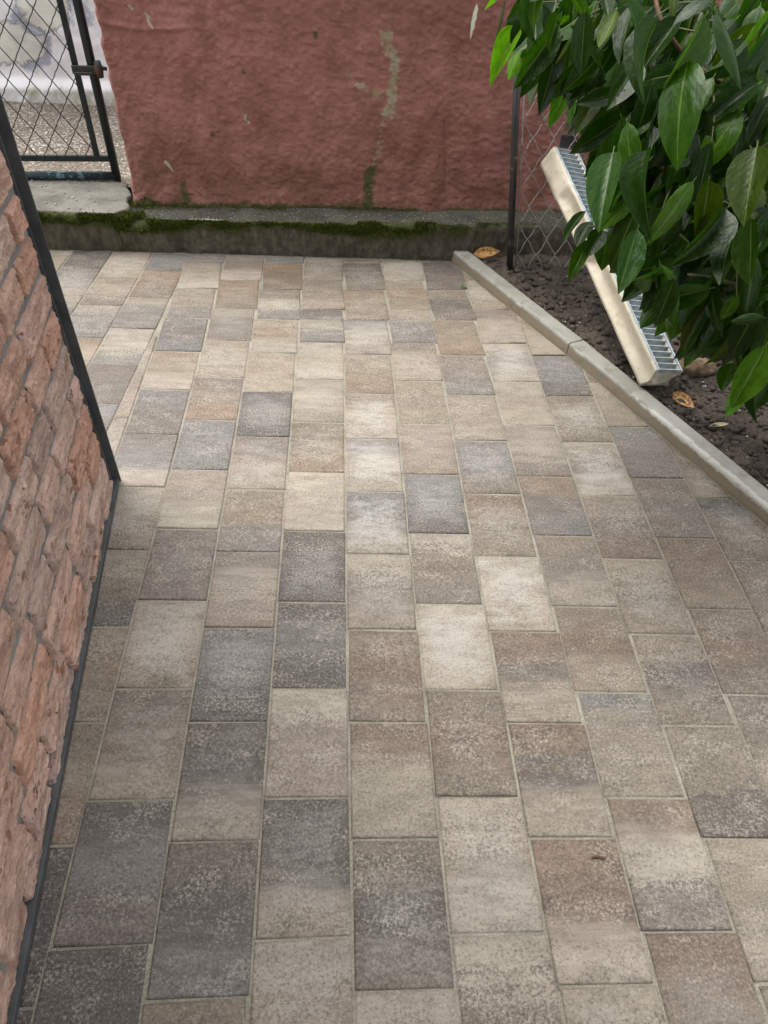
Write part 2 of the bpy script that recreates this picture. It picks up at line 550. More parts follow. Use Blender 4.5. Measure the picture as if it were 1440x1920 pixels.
def mat_soil():
    t = NT('soil')
    co = t.coord('Object')
    a = t.noise(co, 5.0, 5, 0.6)
    b = t.noise(co, 60.0, 5, 0.75)
    v = t.voro(co, 130.0)
    col = t.mix(t.ramp(a, 0.35, 0.65), (0.042, 0.034, 0.027), (0.090, 0.073, 0.058))
    col = t.mix(t.ramp(b, 0.5, 0.75), col, (0.115, 0.094, 0.076))
    col = t.mix(t.ramp(v, 0.10, 0.05, 0, 0.5), col, (0.30, 0.26, 0.21))
    return t.done(col, 0.95, t.bump(b, 0.9, 0.010), 0.25)

def mat_paint(name, col, rough=0.35, chip=None, chipcol=(0.1, 0.06, 0.04), metal=0.0, sc=1.0, bump=0.25, spec=0.5):
    t = NT(name)
    co = t.coord('Object')
    a = t.noise(co, 14.0 * sc, 5, 0.65)
    b = t.noise(co, 160.0 * sc, 3, 0.7)
    c = t.mix(t.ramp(a, 0.3, 0.7), tuple(x * 0.75 for x in col), tuple(min(1, x * 1.25) for x in col))
    r = t.ramp(a, 0.3, 0.7, rough * 0.85, rough * 1.2)
    if chip is not None:
        k = t.ramp(t.math('ADD', t.math('MULTIPLY', a, 0.75), t.math('MULTIPLY', b, 0.25)), chip, chip + 0.03)
        c = t.mix(k, c, chipcol)
        r = t.math('ADD', r, t.math('MULTIPLY', k, 0.3), True)
    return t.done(c, r, t.bump(t.math('ADD', a, t.math('MULTIPLY', b, 0.4)), bump, 0.002), spec, metal)

def mat_leaf(name, typ):
    """typ: where the tint comes from, the object (single leaves) or the mesh (foliage mass)"""
    t = NT(name)
    uv = t.coord('UV')
    sep = t.node('ShaderNodeSeparateXYZ')
    t.l.new(uv, sep.inputs[0])
    u = t.math('ABSOLUTE', t.math('SUBTRACT', sep.outputs[0], 0.5))         # 0 at the midrib, 0.5 at the margin
    v = sep.outputs[1]
    tint = t.attr('tint', typ)
    co = t.coord('Object')
    patch = t.noise(co, 4.0, 3, 0.55)
    col = t.mix(1.0, tint, t.mix(t.ramp(patch, 0.3, 0.7), (0.72, 0.76, 0.7), (1.22, 1.2, 1.15)), 'MULTIPLY')
    # side veins run from the midrib towards the tip
    ph = t.math('SUBTRACT', t.math('MULTIPLY', v, 9.0), t.math('MULTIPLY', u, 7.0))
    tri = t.math('ABSOLUTE', t.math('SUBTRACT', t.math('FRACT', ph), 0.5))
    vein = t.math('MULTIPLY', t.ramp(tri, 0.085, 0.0), t.ramp(u, 0.46, 0.30))
    rib = t.ramp(u, 0.030, 0.012)
    col = t.mix(t.math('MULTIPLY', vein, 0.10), col, t.mix(1.0, col, (2.1, 1.9, 1.8), 'MULTIPLY'))
    col = t.mix(t.math('MULTIPLY', rib, 0.75), col, t.mix(0.5, t.mix(1.0, col, (2.6, 2.2, 2.2), 'MULTIPLY'), (0.15, 0.20, 0.05)))
    col = t.mix(t.ramp(u, 0.462, 0.49, 0, 0.45), col, t.mix(1.0, col, (2.2, 1.9, 1.4), 'MULTIPLY'))
    spot = t.noise(co, 26.0, 2, 0.5)
    col = t.mix(t.ramp(spot, 0.715, 0.745, 0, 0.6), col, (0.16, 0.12, 0.04))
    geo = t.node('ShaderNodeNewGeometry')
    back = geo.outputs['Backfacing']
    col = t.mix(t.math('MULTIPLY', back, 0.55), col, t.mix(1.0, col, (1.5, 1.45, 1.4), 'MULTIPLY'))
    h = t.math('ADD', t.math('MULTIPLY', tri, 0.8), t.math('MULTIPLY', t.ramp(u, 0.05, 0.0), -0.8))
    n = t.bump(h, 0.14, 0.003)
    n = t.bump(t.noise(co, 6.0, 2), 0.12, 0.02, n)
    t.done(col, t.math('ADD', t.ramp(patch, 0.3, 0.7, 0.24, 0.36), t.math('MULTIPLY', back, 0.25)), n, 0.25)
    tr = t.node('ShaderNodeBsdfTranslucent')
    t.set(tr.inputs['Color'], t.mix(1.0, col, (2.0, 2.6, 0.6), 'MULTIPLY'))
    mx = t.node('ShaderNodeMixShader')
    mx.inputs[0].default_value = 0.26
    t.l.new(t.b.outputs[0], mx.inputs[1])
    t.l.new(tr.outputs[0], mx.inputs[2])
    t.l.new(mx.outputs[0], t.out.inputs['Surface'])
    return t.m

def mat_moss():
    t = NT('moss')
    a = t.attr('tint')
    return t.done(a, 0.9, None, 0.15)

M = {
    'paver': mat_paver(), 'sand': mat_sand(), 'render': mat_render(), 'ledge': mat_ledge(),
    'slab': mat_ledge('threshold_concrete', (0.23, 0.222, 0.19)), 'kerb': mat_kerb(), 'stone': mat_stone(),
    'mortar': mat_concrete('grey_mortar', (0.19, 0.185, 0.175), (0.27, 0.265, 0.25)),
    'plaster': mat_concrete('pale_plaster', (0.5, 0.46, 0.40), (0.6, 0.56, 0.5)),
    'street': mat_street(), 'white': mat_whitewash(), 'soil': mat_soil(),
    'trim': mat_paint('black_trim', (0.070, 0.073, 0.076), 0.5, spec=0.4),
    'gate': mat_paint('dark_green_paint', (0.010, 0.018, 0.019), 0.38, 0.60, (0.045, 0.035, 0.028)),
    'gate_worn': mat_paint('worn_green_paint', (0.018, 0.040, 0.044), 0.35, 0.53, (0.16, 0.27, 0.30)),
    'rust': mat_paint('rusty_latch', (0.030, 0.034, 0.030), 0.55, 0.55, (0.11, 0.055, 0.032)),
    'wire': mat_paint('dark_wire', (0.020, 0.022, 0.022), 0.45),
    'galv': mat_paint('galvanised_steel', (0.40, 0.47, 0.51), 0.42, metal=0.4, sc=2.0),
    'oldgalv': mat_paint('weathered_wire', (0.33, 0.31, 0.28), 0.55, 0.58, (0.17, 0.12, 0.085), metal=0.2),
    'post': mat_paint('weathered_post', (0.034, 0.033, 0.032), 0.48, 0.60, (0.23, 0.22, 0.20)),
    'pipe': mat_paint('black_plastic', (0.018, 0.018, 0.018), 0.5, 0.62, (0.09, 0.07, 0.05)),
    'polymer': mat_polymer(),
    'rock': mat_concrete('brown_rock', (0.085, 0.055, 0.032), (0.19, 0.13, 0.075), 5.0, 0.9),
    'pebble': mat_concrete('pale_pebble', (0.34, 0.31, 0.27), (0.5, 0.47, 0.42), 4.0, 0.9),
    'bark': mat_concrete('twig_bark', (0.085, 0.045, 0.024), (0.15, 0.085, 0.045), 6.0, 0.75),
    'greentwig': mat_concrete('green_twig', (0.055, 0.065, 0.018), (0.10, 0.11, 0.035), 6.0, 0.6),
    'leaf': mat_leaf('laurel_leaf', 'OBJECT'), 'foliage': mat_leaf('laurel_foliage', 'GEOMETRY'),
    'moss': mat_moss(),
    'dead': mat_paint('dry_leaf', (0.40, 0.23, 0.055), 0.45, 0.50, (0.17, 0.065, 0.025), sc=4.0),
    'weed': mat_paint('weed_green', (0.08, 0.16, 0.03), 0.6),
    'clod': mat_soil(),
}

# ------------------------------------------------------------------ measured lines (paving frame)
W, L = 0.203, 0.303                                   # paver module, joint included
OFF_ODD = -0.09955
WARP = [[-0.00475, 0.00198], [-0.00495, -0.00757], [-0.00108, -0.00778], [0.01244, -0.00137], [-0.00166, 0.01206], [0.00253, -0.00515], [0.00362, 0.01235], [0.0008, 0.01986], [-0.00037, 0.00171]]
def warp(x, y):
    b = (1.0, x, y, x * x, x * y, y * y, x * x * y, x * y * y, y ** 3)
    return (x + sum(q[0] * v for q, v in zip(WARP, b)), y + sum(q[1] * v for q, v in zip(WARP, b)))

WALL_A = Vector((-0.7669, 0.3365, 0))                 # foot of the house corner
WALL_D = Vector((0.08303, -0.99655, 0))               # along its foot, towards the camera
WALL_UP = Vector((-0.056, -0.0514, 1.0))
WALL_N = Vector((0.99475, 0.08288, 0.05996))          # out of the cladding, over the path
LEDGE_D = Vector((0.9997, 0.0245, 0))
LEDGE_N = Vector((-0.0245, 0.9997, 0))                # away from the camera
LEDGE_Y = 2.162
KERB_P = [Vector((0.556, 2.20, 0)), Vector((0.978, 1.258, 0)), Vector((1.433, 0.162, 0)), Vector((1.857, -0.86, 0)), Vector((2.27, -1.86, 0))]
FIELD_P = Vector((-0.782, 1.936, 0))                  # right edge of the second paving field
FIELD_D = Vector((-0.0608, -0.998, 0))

def clip(poly, p, n):
    """keep the side of the line through p where (q - p).n >= 0"""
    out = []
    for i, a in enumerate(poly):
        b = poly[(i + 1) % len(poly)]
        da = (a[0] - p[0]) * n[0] + (a[1] - p[1]) * n[1]
        db = (b[0] - p[0]) * n[0] + (b[1] - p[1]) * n[1]
        if da >= 0:
            out.append(a)
        if (da >= 0) != (db >= 0):
            k = da / (da - db)
            out.append((a[0] + (b[0] - a[0]) * k, a[1] + (b[1] - a[1]) * k))
    return out

def area(poly):
    return 0.5 * sum(a[0] * b[1] - b[0] * a[1] for a, b in zip(poly, poly[1:] + poly[:1]))

def inset(poly, d):
    """move every edge of a convex counter-clockwise polygon inwards by d"""
    out = poly
    for a, b in zip(poly, poly[1:] + poly[:1]):
        ex, ey = b[0] - a[0], b[1] - a[1]
        l = math.hypot(ex, ey)
        if l < 1e-6:
            continue
        n = (-ey / l, ex / l)
        out = clip(out, (a[0] + n[0] * d, a[1] + n[1] * d), n)
        if len(out) < 3:
            return []
    return out

def dedupe(poly, eps=0.0008):
    out = []
    for q in poly:
        if not out or math.hypot(q[0] - out[-1][0], q[1] - out[-1][1]) > eps:
            out.append(q)
    if len(out) > 1 and math.hypot(out[0][0] - out[-1][0], out[0][1] - out[-1][1]) <= eps:
        out.pop()
    return out

# ------------------------------------------------------------------ PAVING
PAL = {'W': (0.54, 0.505, 0.44), 'C': (0.42, 0.382, 0.322), 'B': (0.325, 0.283, 0.226), 'P': (0.355, 0.300, 0.262),
       'T': (0.305, 0.220, 0.145), 'R': (0.205, 0.138, 0.098), 'N': (0.225, 0.19, 0.15), 'M': (0.190, 0.163, 0.152),
       'G': (0.215, 0.222, 0.232), 'D': (0.088, 0.083, 0.084)}
PAL = {k: tuple(w_ * 0.67 * (0.20 * m_ + 0.80 * q) for q, m_, w_ in zip(c, (0.295, 0.255, 0.215), (1.0, 0.955, 0.89))) for k, c in PAL.items()}
ROWS = {   # colour of each paver, far / middle / near third, by column and row (row k lies beyond joint k)
    0: {-8: 'BBB', -7: 'DMN', -6: 'TBB', -5: 'GWC', -4: 'CBT', -3: 'BWC', -2: 'GWC', -1: 'GGC', 0: 'CMB', 1: 'NRN', 2: 'RCC', 3: 'NDM', 4: 'WCC'},
    1: {-7: 'BWW', -6: 'CTB', -5: 'CGG', -4: 'NCC', -3: 'BPB', -2: 'PPB', -1: 'GGD', 0: 'WNM', 1: 'WWC', 2: 'NRN', 3: 'WBW', 4: 'WNR'},
    2: {-7: 'DMM', -6: 'BDM', -5: 'NBT', -4: 'NMG', -3: 'PPC', -2: 'GGN', -1: 'RBN', 0: 'WWC', 1: 'RMC', 2: 'RDC', 3: 'RRW', 4: 'CNC'},
    3: {-7: 'BNB', -6: 'CWB', -5: 'MCC', -4: 'WGC', -3: 'CPC', -2: 'PCM', -1: 'TMG', 0: 'NMC', 1: 'NRB', 2: 'GBB', 3: 'RWM', 4: 'RNC'},
    4: {-6: 'BCC', -5: 'BCC', -4: 'GGD', -3: 'NCN', -2: 'CMW', -1: 'BMR', 0: 'BNB', 1: 'BDN', 2: 'BND', 3: 'CBC', 4: 'NBC'},
    5: {-4: 'BCB', -3: 'CBB', -2: 'GMM', -1: 'NMM', 0: 'RRB', 1: 'NRN', 2: 'MNB', 3: 'NDB', 4: 'BNN'},
    6: {-3: 'BBB', -2: 'BNB', -1: 'DNN', 0: 'NRN', 1: 'RNN', 2: 'NBN', 3: 'NBB'},
    -1: {-7: 'CNB', -6: 'NBC', -5: 'DWG', -4: 'CCW', -3: 'CWB', -2: 'NBT', -1: 'WCC', 0: 'DDD', 1: 'DGD', 2: 'WPP', 3: 'DDC', 4: 'WBB'},
    -2: {-8: 'GGG', -7: 'TRN', -6: 'NWG', -5: 'CTW', -4: 'CBC', -3: 'DGD', -2: 'MBC', -1: 'BTG', 0: 'MCP', 1: 'GGD', 2: 'DDC', 3: 'MDG', 4: 'NCN'},
    -3: {-7: 'BNW', -6: 'TTN', -5: 'CMM', -4: 'BCP', -3: 'MBT', -2: 'GGG', -1: 'PPW', 0: 'MMM', 1: 'CWB', 2: 'MNC', 3: 'DGM', 4: 'DDG'},
    -4: {-8: 'MMG', -7: 'BCW', -6: 'CBG', -5: 'GMG', -4: 'TBW', -3: 'GMM', -2: 'MGW', -1: 'WCN', 0: 'CND', 1: 'BTB', 2: 'NBT', 3: 'DDD', 4: 'DDG'},
}
FIELD2 = {0: {-1: 'DGG', 0: 'TTN', 1: 'CGG', 2: 'CWG', 3: 'MMM', 4: 'GMG'}, 1: {-1: 'BCC', 0: 'BCM', 1: 'CGG', 2: 'TCC', 3: 'WWG', 4: 'MGC'},
          2: {-1: 'DDD', 0: 'MGC', 1: 'CMG', 2: 'TCB'}, 3: {-1: 'BBC', 0: 'BBB'}}
prnd = random.Random(4)

path = link('path', mesh_np('path', [(-3.0, -3.4, -0.0044), (3.0, -3.4, -0.0044), (3.0, 2.3, -0.0044), (-3.0, 2.3, -0.0044)], [(0, 1, 2, 3)]), M['sand'], kind='structure')

def prism(name, poly):
    """paver of any convex outline: rounded arris, sides 45 mm deep"""
    B1, B2 = 0.0018, 0.0050
    r0 = poly
    r1 = inset(poly, B1)
    r2 = inset(poly, B2)
    n = len(r0)
    mb = MB()
    if len(r1) != n or len(r2) != n:
        vs = [(*q, 0) for q in r0] + [(*q, -0.045) for q in r0]
        fs = [tuple(range(n))] + [(i, n + i, n + (i + 1) % n, (i + 1) % n) for i in range(n)]
        return mb.add(vs, fs).mesh(name)
    vs = [(*q, 0) for q in r2] + [(*q, -0.0012) for q in r1] + [(*q, -0.0042) for q in r0] + [(*q, -0.045) for q in r0]
    fs = [tuple(range(n))]
    for k in range(3):
        for i in range(n):
            j = (i + 1) % n
            fs.append((k * n + i, (k + 1) * n + i, (k + 1) * n + j, k * n + j))
    me = mb.add(vs, fs).mesh(name)
    for q in me.polygons:
        q.use_smooth = q.index > 0
    return me

GAP = 0.0030
FW, FH = W - 2 * GAP, L - 2 * GAP
full_paver = prism('paver', [(-FW / 2, -FH / 2), (FW / 2, -FH / 2), (FW / 2, FH / 2), (-FW / 2, FH / 2)])
full_paver.materials.append(M['paver'])

def jit(c, a=0.07):
    k = 1 + prnd.uniform(-a, a)
    return [c[0] * k * (1 + prnd.uniform(-0.02, 0.02)), c[1] * k, c[2] * k * (1 + prnd.uniform(-0.03, 0.03))]

LIMED = {(0, -3), (0, -2), (0, -1), (2, 0), (1, 1), (3, -4), (4, -2), (-3, 1)}
def paver_object(me, code, loc, rz=0.0, sc=(1, 1, 1), bloom=False):
    o = link('paver', me, M['paver'], path)
    o.location = loc
    o.rotation_euler = (prnd.gauss(0, 0.0048), prnd.gauss(0, 0.0040), rz + prnd.gauss(0, 0.0022))
    o.scale = sc
    mean = [sum(PAL[c][i] for c in code) / 3 for i in range(3)]
    for k, c in zip(('ca', 'cb', 'cc'), code):
        o[k] = jit([0.74 * a + 0.26 * b for a, b in zip(PAL[c], mean)])
    o['bloom'] = 0.50 if bloom else prnd.choice((0.0, 0.0, 0.0, 0.10, 0.22))
    return o

def kerb_planes():
    out = []
    for a, b in zip(KERB_P[:-1], KERB_P[1:]):
        d = (b - a).normalized()
        n = (d.y, -d.x)                     # points to -x side (path side)
        if n[0] > 0:
            n = (-n[0], -n[1])
        out.append(((a.x + n[0] * 0.006, a.y + n[1] * 0.006), n))
    return out
KP = kerb_planes()
WN2 = (0.99655, 0.08303)
def clip_common(poly, left=True):
    p0 = poly
    poly = clip(poly, (LEDGE_N.x * (LEDGE_Y - 0.012), LEDGE_N.y * (LEDGE_Y - 0.012)), (-LEDGE_N.x, -LEDGE_N.y))
    for i, (p, n) in enumerate(KP):
        if len(poly) < 3:
            return poly
        yc = sum(q[1] for q in poly) / len(poly)
        poly = clip(poly, p, n)
    return poly

def random_code(r):
    return ''.join(r.choice('CBNMRWGDCBN') for _ in range(3))

crnd = random.Random(8)
for u in range(-4, 11):
    for k in range(-8, 7):
        off = OFF_ODD if u % 2 else 0.0
        x0, x1 = u * W, (u + 1) * W
        y1, y0 = -(k * L + off), -((k + 1) * L + off)
        if y0 > 2.2:
            continue
        quad = [warp(x0, y0), warp(x1, y0), warp(x1, y1), warp(x0, y1)]
        poly = inset(quad, GAP)
        poly2 = clip_common(poly)
        if u == -4 and len(poly2) > 2:      # house foot
            poly2 = clip(poly2, (WALL_A.x + 0.004, WALL_A.y), WN2) if (y0 + y1) / 2 < 0.30 else poly2
            if y0 < 0.3365 < y1:
                poly2 = clip(poly, (-0.80, 0), (1, 0))
        if len(poly2) < 3 or area(poly2) < 0.0006:
            continue
        cut = abs(area(poly2) - area(poly)) > 1e-6
        cx = sum(q[0] for q in quad) / 4
        cy = sum(q[1] for q in quad) / 4
        code = ROWS.get(u, {}).get(k) or random_code(crnd)
        dz = crnd.uniform(-0.0016, 0.0016)
        ang = math.atan2(quad[1][1] - quad[0][1], quad[1][0] - quad[0][0])
        if cut:
            poly2 = dedupe(poly2)
            if len(poly2) < 3:
                continue
            me = prism('cut_paver', [(q[0] - cx, q[1] - cy) for q in poly2])
            paver_object(me, code, (cx, cy, dz))
        else:
            wx = math.dist(quad[0], quad[1])
            wy = math.dist(quad[0], quad[3])
            paver_object(full_paver, code, (cx, cy, dz), ang, ((wx - 2 * GAP) / FW, (wy - 2 * GAP) / FH, 1), (u, k) in LIMED)

# the second field, laid at a slight angle beyond the house corner, and the cut wedge between the two
PX, PY = 0.1942, 0.2885
def field_x(y, s):
    return FIELD_P.x + (y - FIELD_P.y) * 0.0608 - s * PX
FOFF = {0: 0.0, 1: -0.087, 2: -0.008, 3: -0.16, 4: -0.05, 5: -0.12, 6: -0.02}
for s in range(0, 7):
    for k in range(-1, 6):
        y1 = FIELD_P.y + FOFF[s] - k * PY
        y0 = y1 - PY
        quad = [(field_x(y0, s + 1), y0), (field_x(y0, s), y0), (field_x(y1, s), y1), (field_x(y1, s + 1), y1)]
        poly = inset(quad, 0.0026)
        full = area(poly)
        poly = clip_common(poly)
        if len(poly) > 2:
            poly = clip(poly, (0, 0.3425), (0, 1)) if quad[0][0] < -0.79 else poly
        if len(poly) < 3 or area(poly) < 0.0008:
            continue
        cx = sum(q[0] for q in quad) / 4
        cy = sum(q[1] for q in quad) / 4
        poly = dedupe(poly)
        code = FIELD2.get(s, {}).get(k) or random_code(crnd)
        paver_object(prism('cut_paver', [(q[0] - cx, q[1] - cy) for q in poly]), code, (cx, cy, crnd.uniform(-0.001, 0.001)))
wy = [1.30, 0.989, 0.700, 0.46, 0.343]
for a, b, code in zip(wy[:-1], wy[1:], ('BCB', 'BPB', 'BBP', 'CBB')):
    def mx(y):
        return warp(-4 * W, y)[0] - 0.002
    poly = [(field_x(b, 0) + 0.002, b + 0.002), (mx(b), b + 0.002), (mx(a), a - 0.002), (min(field_x(a, 0) + 0.002, mx(a) - 0.004), a - 0.002)]
    poly = dedupe(poly)
    cx, cy = sum(q[0] for q in poly) / len(poly), sum(q[1] for q in poly) / len(poly)
    paver_object(prism('cut_paver', [(q[0] - cx, q[1] - cy) for q in poly]), code, (cx, cy, 0.0))

# ------------------------------------------------------------------ LEDGE, THRESHOLD  
def set_attr(me, name, arr):
    at_ = me.attributes.new(name, 'FLOAT', 'POINT')
    at_.data.foreach_set('value', np.asarray(arr, np.float32).ravel())

def ledge_point(x, d, z):
    """x along the ledge, d behind its front face, z height: plumb, so it leans with UP in the paving frame"""
    b = LEDGE_N * (LEDGE_Y + d) + LEDGE_D * x
    return b.x + UP.x * z, b.y + UP.y * z, z

def sweep_ledge(name, x0, x1, nx, prof, seed, mat, amp=0.006):
    """prof: list of (d, h, lip) ; h is a fraction of the local height plus offset"""
    xs = np.linspace(x0, x1, nx)
    P = np.array(prof, float)
    seg = np.r_[0, np.cumsum(np.hypot(np.diff(P[:, 0]), np.diff(P[:, 1])))]
    nv = int(seg[-1] / 0.006)
    tt = np.linspace(0, seg[-1], nv)
    d = np.interp(tt, seg, P[:, 0])
    h = np.interp(tt, seg, P[:, 1])
    X, D = np.meshgrid(xs, d, indexing='ij')
    _, H = np.meshgrid(xs, h, indexing='ij')
    return X, D, H, nv

def build_ledge():
    nx = 640
    prof = [(0.004, -0.06), (0.0, 0.0), (0.0, 0.150), (0.006, 0.168), (0.020, 0.178), (0.11, 0.182), (0.24, 0.184)]
    X, D, H, nv = sweep_ledge('l', -1.12, 3.0, nx, prof, 1, None)
    hs = (0.181 + 0.026 * X) / 0.181
    Hh = np.where(H > 0, H * hs, H)
    n1 = fbm(X * 9, D * 9, H * 9, 5, 1) - 0.5
    n2 = fbm(X * 40, D * 40, H * 40, 3, 2) - 0.5
    front = sstep(0.03, 0.0, D)
    D = D + front * (n1 * 0.030 + n2 * 0.010)
    Hh = Hh + (1 - front) * (n1 * 0.012 + n2 * 0.004) + front * sstep(0.10, 0.17, H) * (n1 * 0.016)
    B = np.stack([LEDGE_D.x * X + LEDGE_N.x * (LEDGE_Y + D) + UP.x * Hh, LEDGE_D.y * X + LEDGE_N.y * (LEDGE_Y + D) + UP.y * Hh, Hh], -1)
    global LEDGE_B
    LEDGE_B = B
    me = mesh_np('concrete_ledge', B.reshape(-1, 3), grid_faces(nx, nv)[:, ::-1], True)
    fr = front * sstep(0.172, 0.150, H)
    set_attr(me, 'face', fr)
    low = fbm(X * 3.1, H * 8, 3.3, 4, 5)
    moss = front * sstep(0.065, 0.165, H + (low - 0.5) * 0.16) * 0.88 * sstep(1.5, 0.2, X) + (1 - front) * (0.55 * sstep(0.17, 0.23, D) + 0.42 * sstep(0.045, 0.01, D) + 0.32 * (low > 0.48))
    set_attr(me, 'moss', np.clip(moss, 0, 1))
    global LEDGE_M
    LEDGE_M = np.clip(moss, 0, 1)
    lime = np.exp(-(((X + 0.62) / 0.15) ** 2)) * sstep(0.03, 0.0, np.abs(D - 0.035 - 0.10 * (X + 0.62) ** 2)) * 0.75
    set_attr(me, 'lime', lime)
    return link('concrete_ledge', me, M['ledge'])
ledge = tag(build_ledge(), 'low mossy concrete ledge running along the foot of the terracotta wall', 'ledge')

def build_threshold():
    """slab at the gate: front edge, rounded right end, meets the street behind"""
    nx, nd = 300, 110
    x = np.linspace(-2.9, -1.0, nx)
    prof = [(-0.004, -0.06), (-0.004, 0.0), (-0.004, 0.168), (0.002, 0.182), (0.016, 0.188), (0.2, 0.189), (0.43, 0.186), (0.45, 0.17)]
    P = np.array(prof, float)
    seg = np.r_[0, np.cumsum(np.hypot(np.diff(P[:, 0]), np.diff(P[:, 1])))]
    tt = np.linspace(0, seg[-1], nd)
    d, h = np.interp(tt, seg, P[:, 0]), np.interp(tt, seg, P[:, 1])
    X, D = np.meshgrid(x, d, indexing='ij')
    _, H = np.meshgrid(x, h, indexing='ij')
    # right end is rounded off and broken
    endx = -1.02 - 0.05 * sstep(0.10, 0.0, D) - 0.05 * sstep(0.15, 0.45, D) + (fbm(D * 18, H * 18, 0, 3, 4) - 0.5) * 0.05
    over = X > endx
    drop = np.clip((X - endx) / 0.03, 0, 1)
    X2 = np.where(over, endx + 0.012 * drop, X)
    H = H - drop ** 1.3 * 0.05
    front = sstep(0.03, 0.0, D)
    n1 = fbm(X * 8, D * 8, H * 8, 5, 21) - 0.5
    n2 = fbm(X * 45, D * 45, H * 45, 3, 22) - 0.5
    D = D + front * (n1 * 0.022 + n2 * 0.008)
    H = H + (1 - front) * (n1 * 0.008 + n2 * 0.003)
    B = np.stack([LEDGE_D.x * X2 + LEDGE_N.x * (LEDGE_Y + D) + UP.x * H, LEDGE_D.y * X2 + LEDGE_N.y * (LEDGE_Y + D) + UP.y * H, H], -1)
    global SLAB_B
    SLAB_B = B
    me = mesh_np('threshold_slab', B.reshape(-1, 3), grid_faces(nx, nd)[:, ::-1], True)
    set_attr(me, 'face', front * sstep(0.182, 0.165, H))
    low = fbm(X * 3.7, H * 8, 1.3, 4, 25)
    global SLAB_M
    SLAB_M = np.clip(front * sstep(0.08, 0.15, H + (low - 0.5) * 0.08) * 0.95 + drop * 0.7 + (1 - front) * 0.25 * (low > 0.55), 0, 1)
    set_attr(me, 'moss', SLAB_M)
    set_attr(me, 'lime', (1 - front) * 0.12)
    return link('threshold_slab', me, M['slab'])
tag(build_threshold(), 'worn concrete threshold slab with mossy front edge below the gate', 'slab')

# ------------------------------------------------------------------ TERRACOTTA WALL
def poly_dist(X, Z, pts):
    d = np.full(X.shape, 9.0)
    for (ax, az), (bx, bz) in zip(pts[:-1], pts[1:]):
        vx, vz = bx - ax, bz - az
        t = np.clip(((X - ax) * vx + (Z - az) * vz) / (vx * vx + vz * vz), 0, 1)
        d = np.minimum(d, np.hypot(X - ax - t * vx, Z - az - t * vz))
    return d

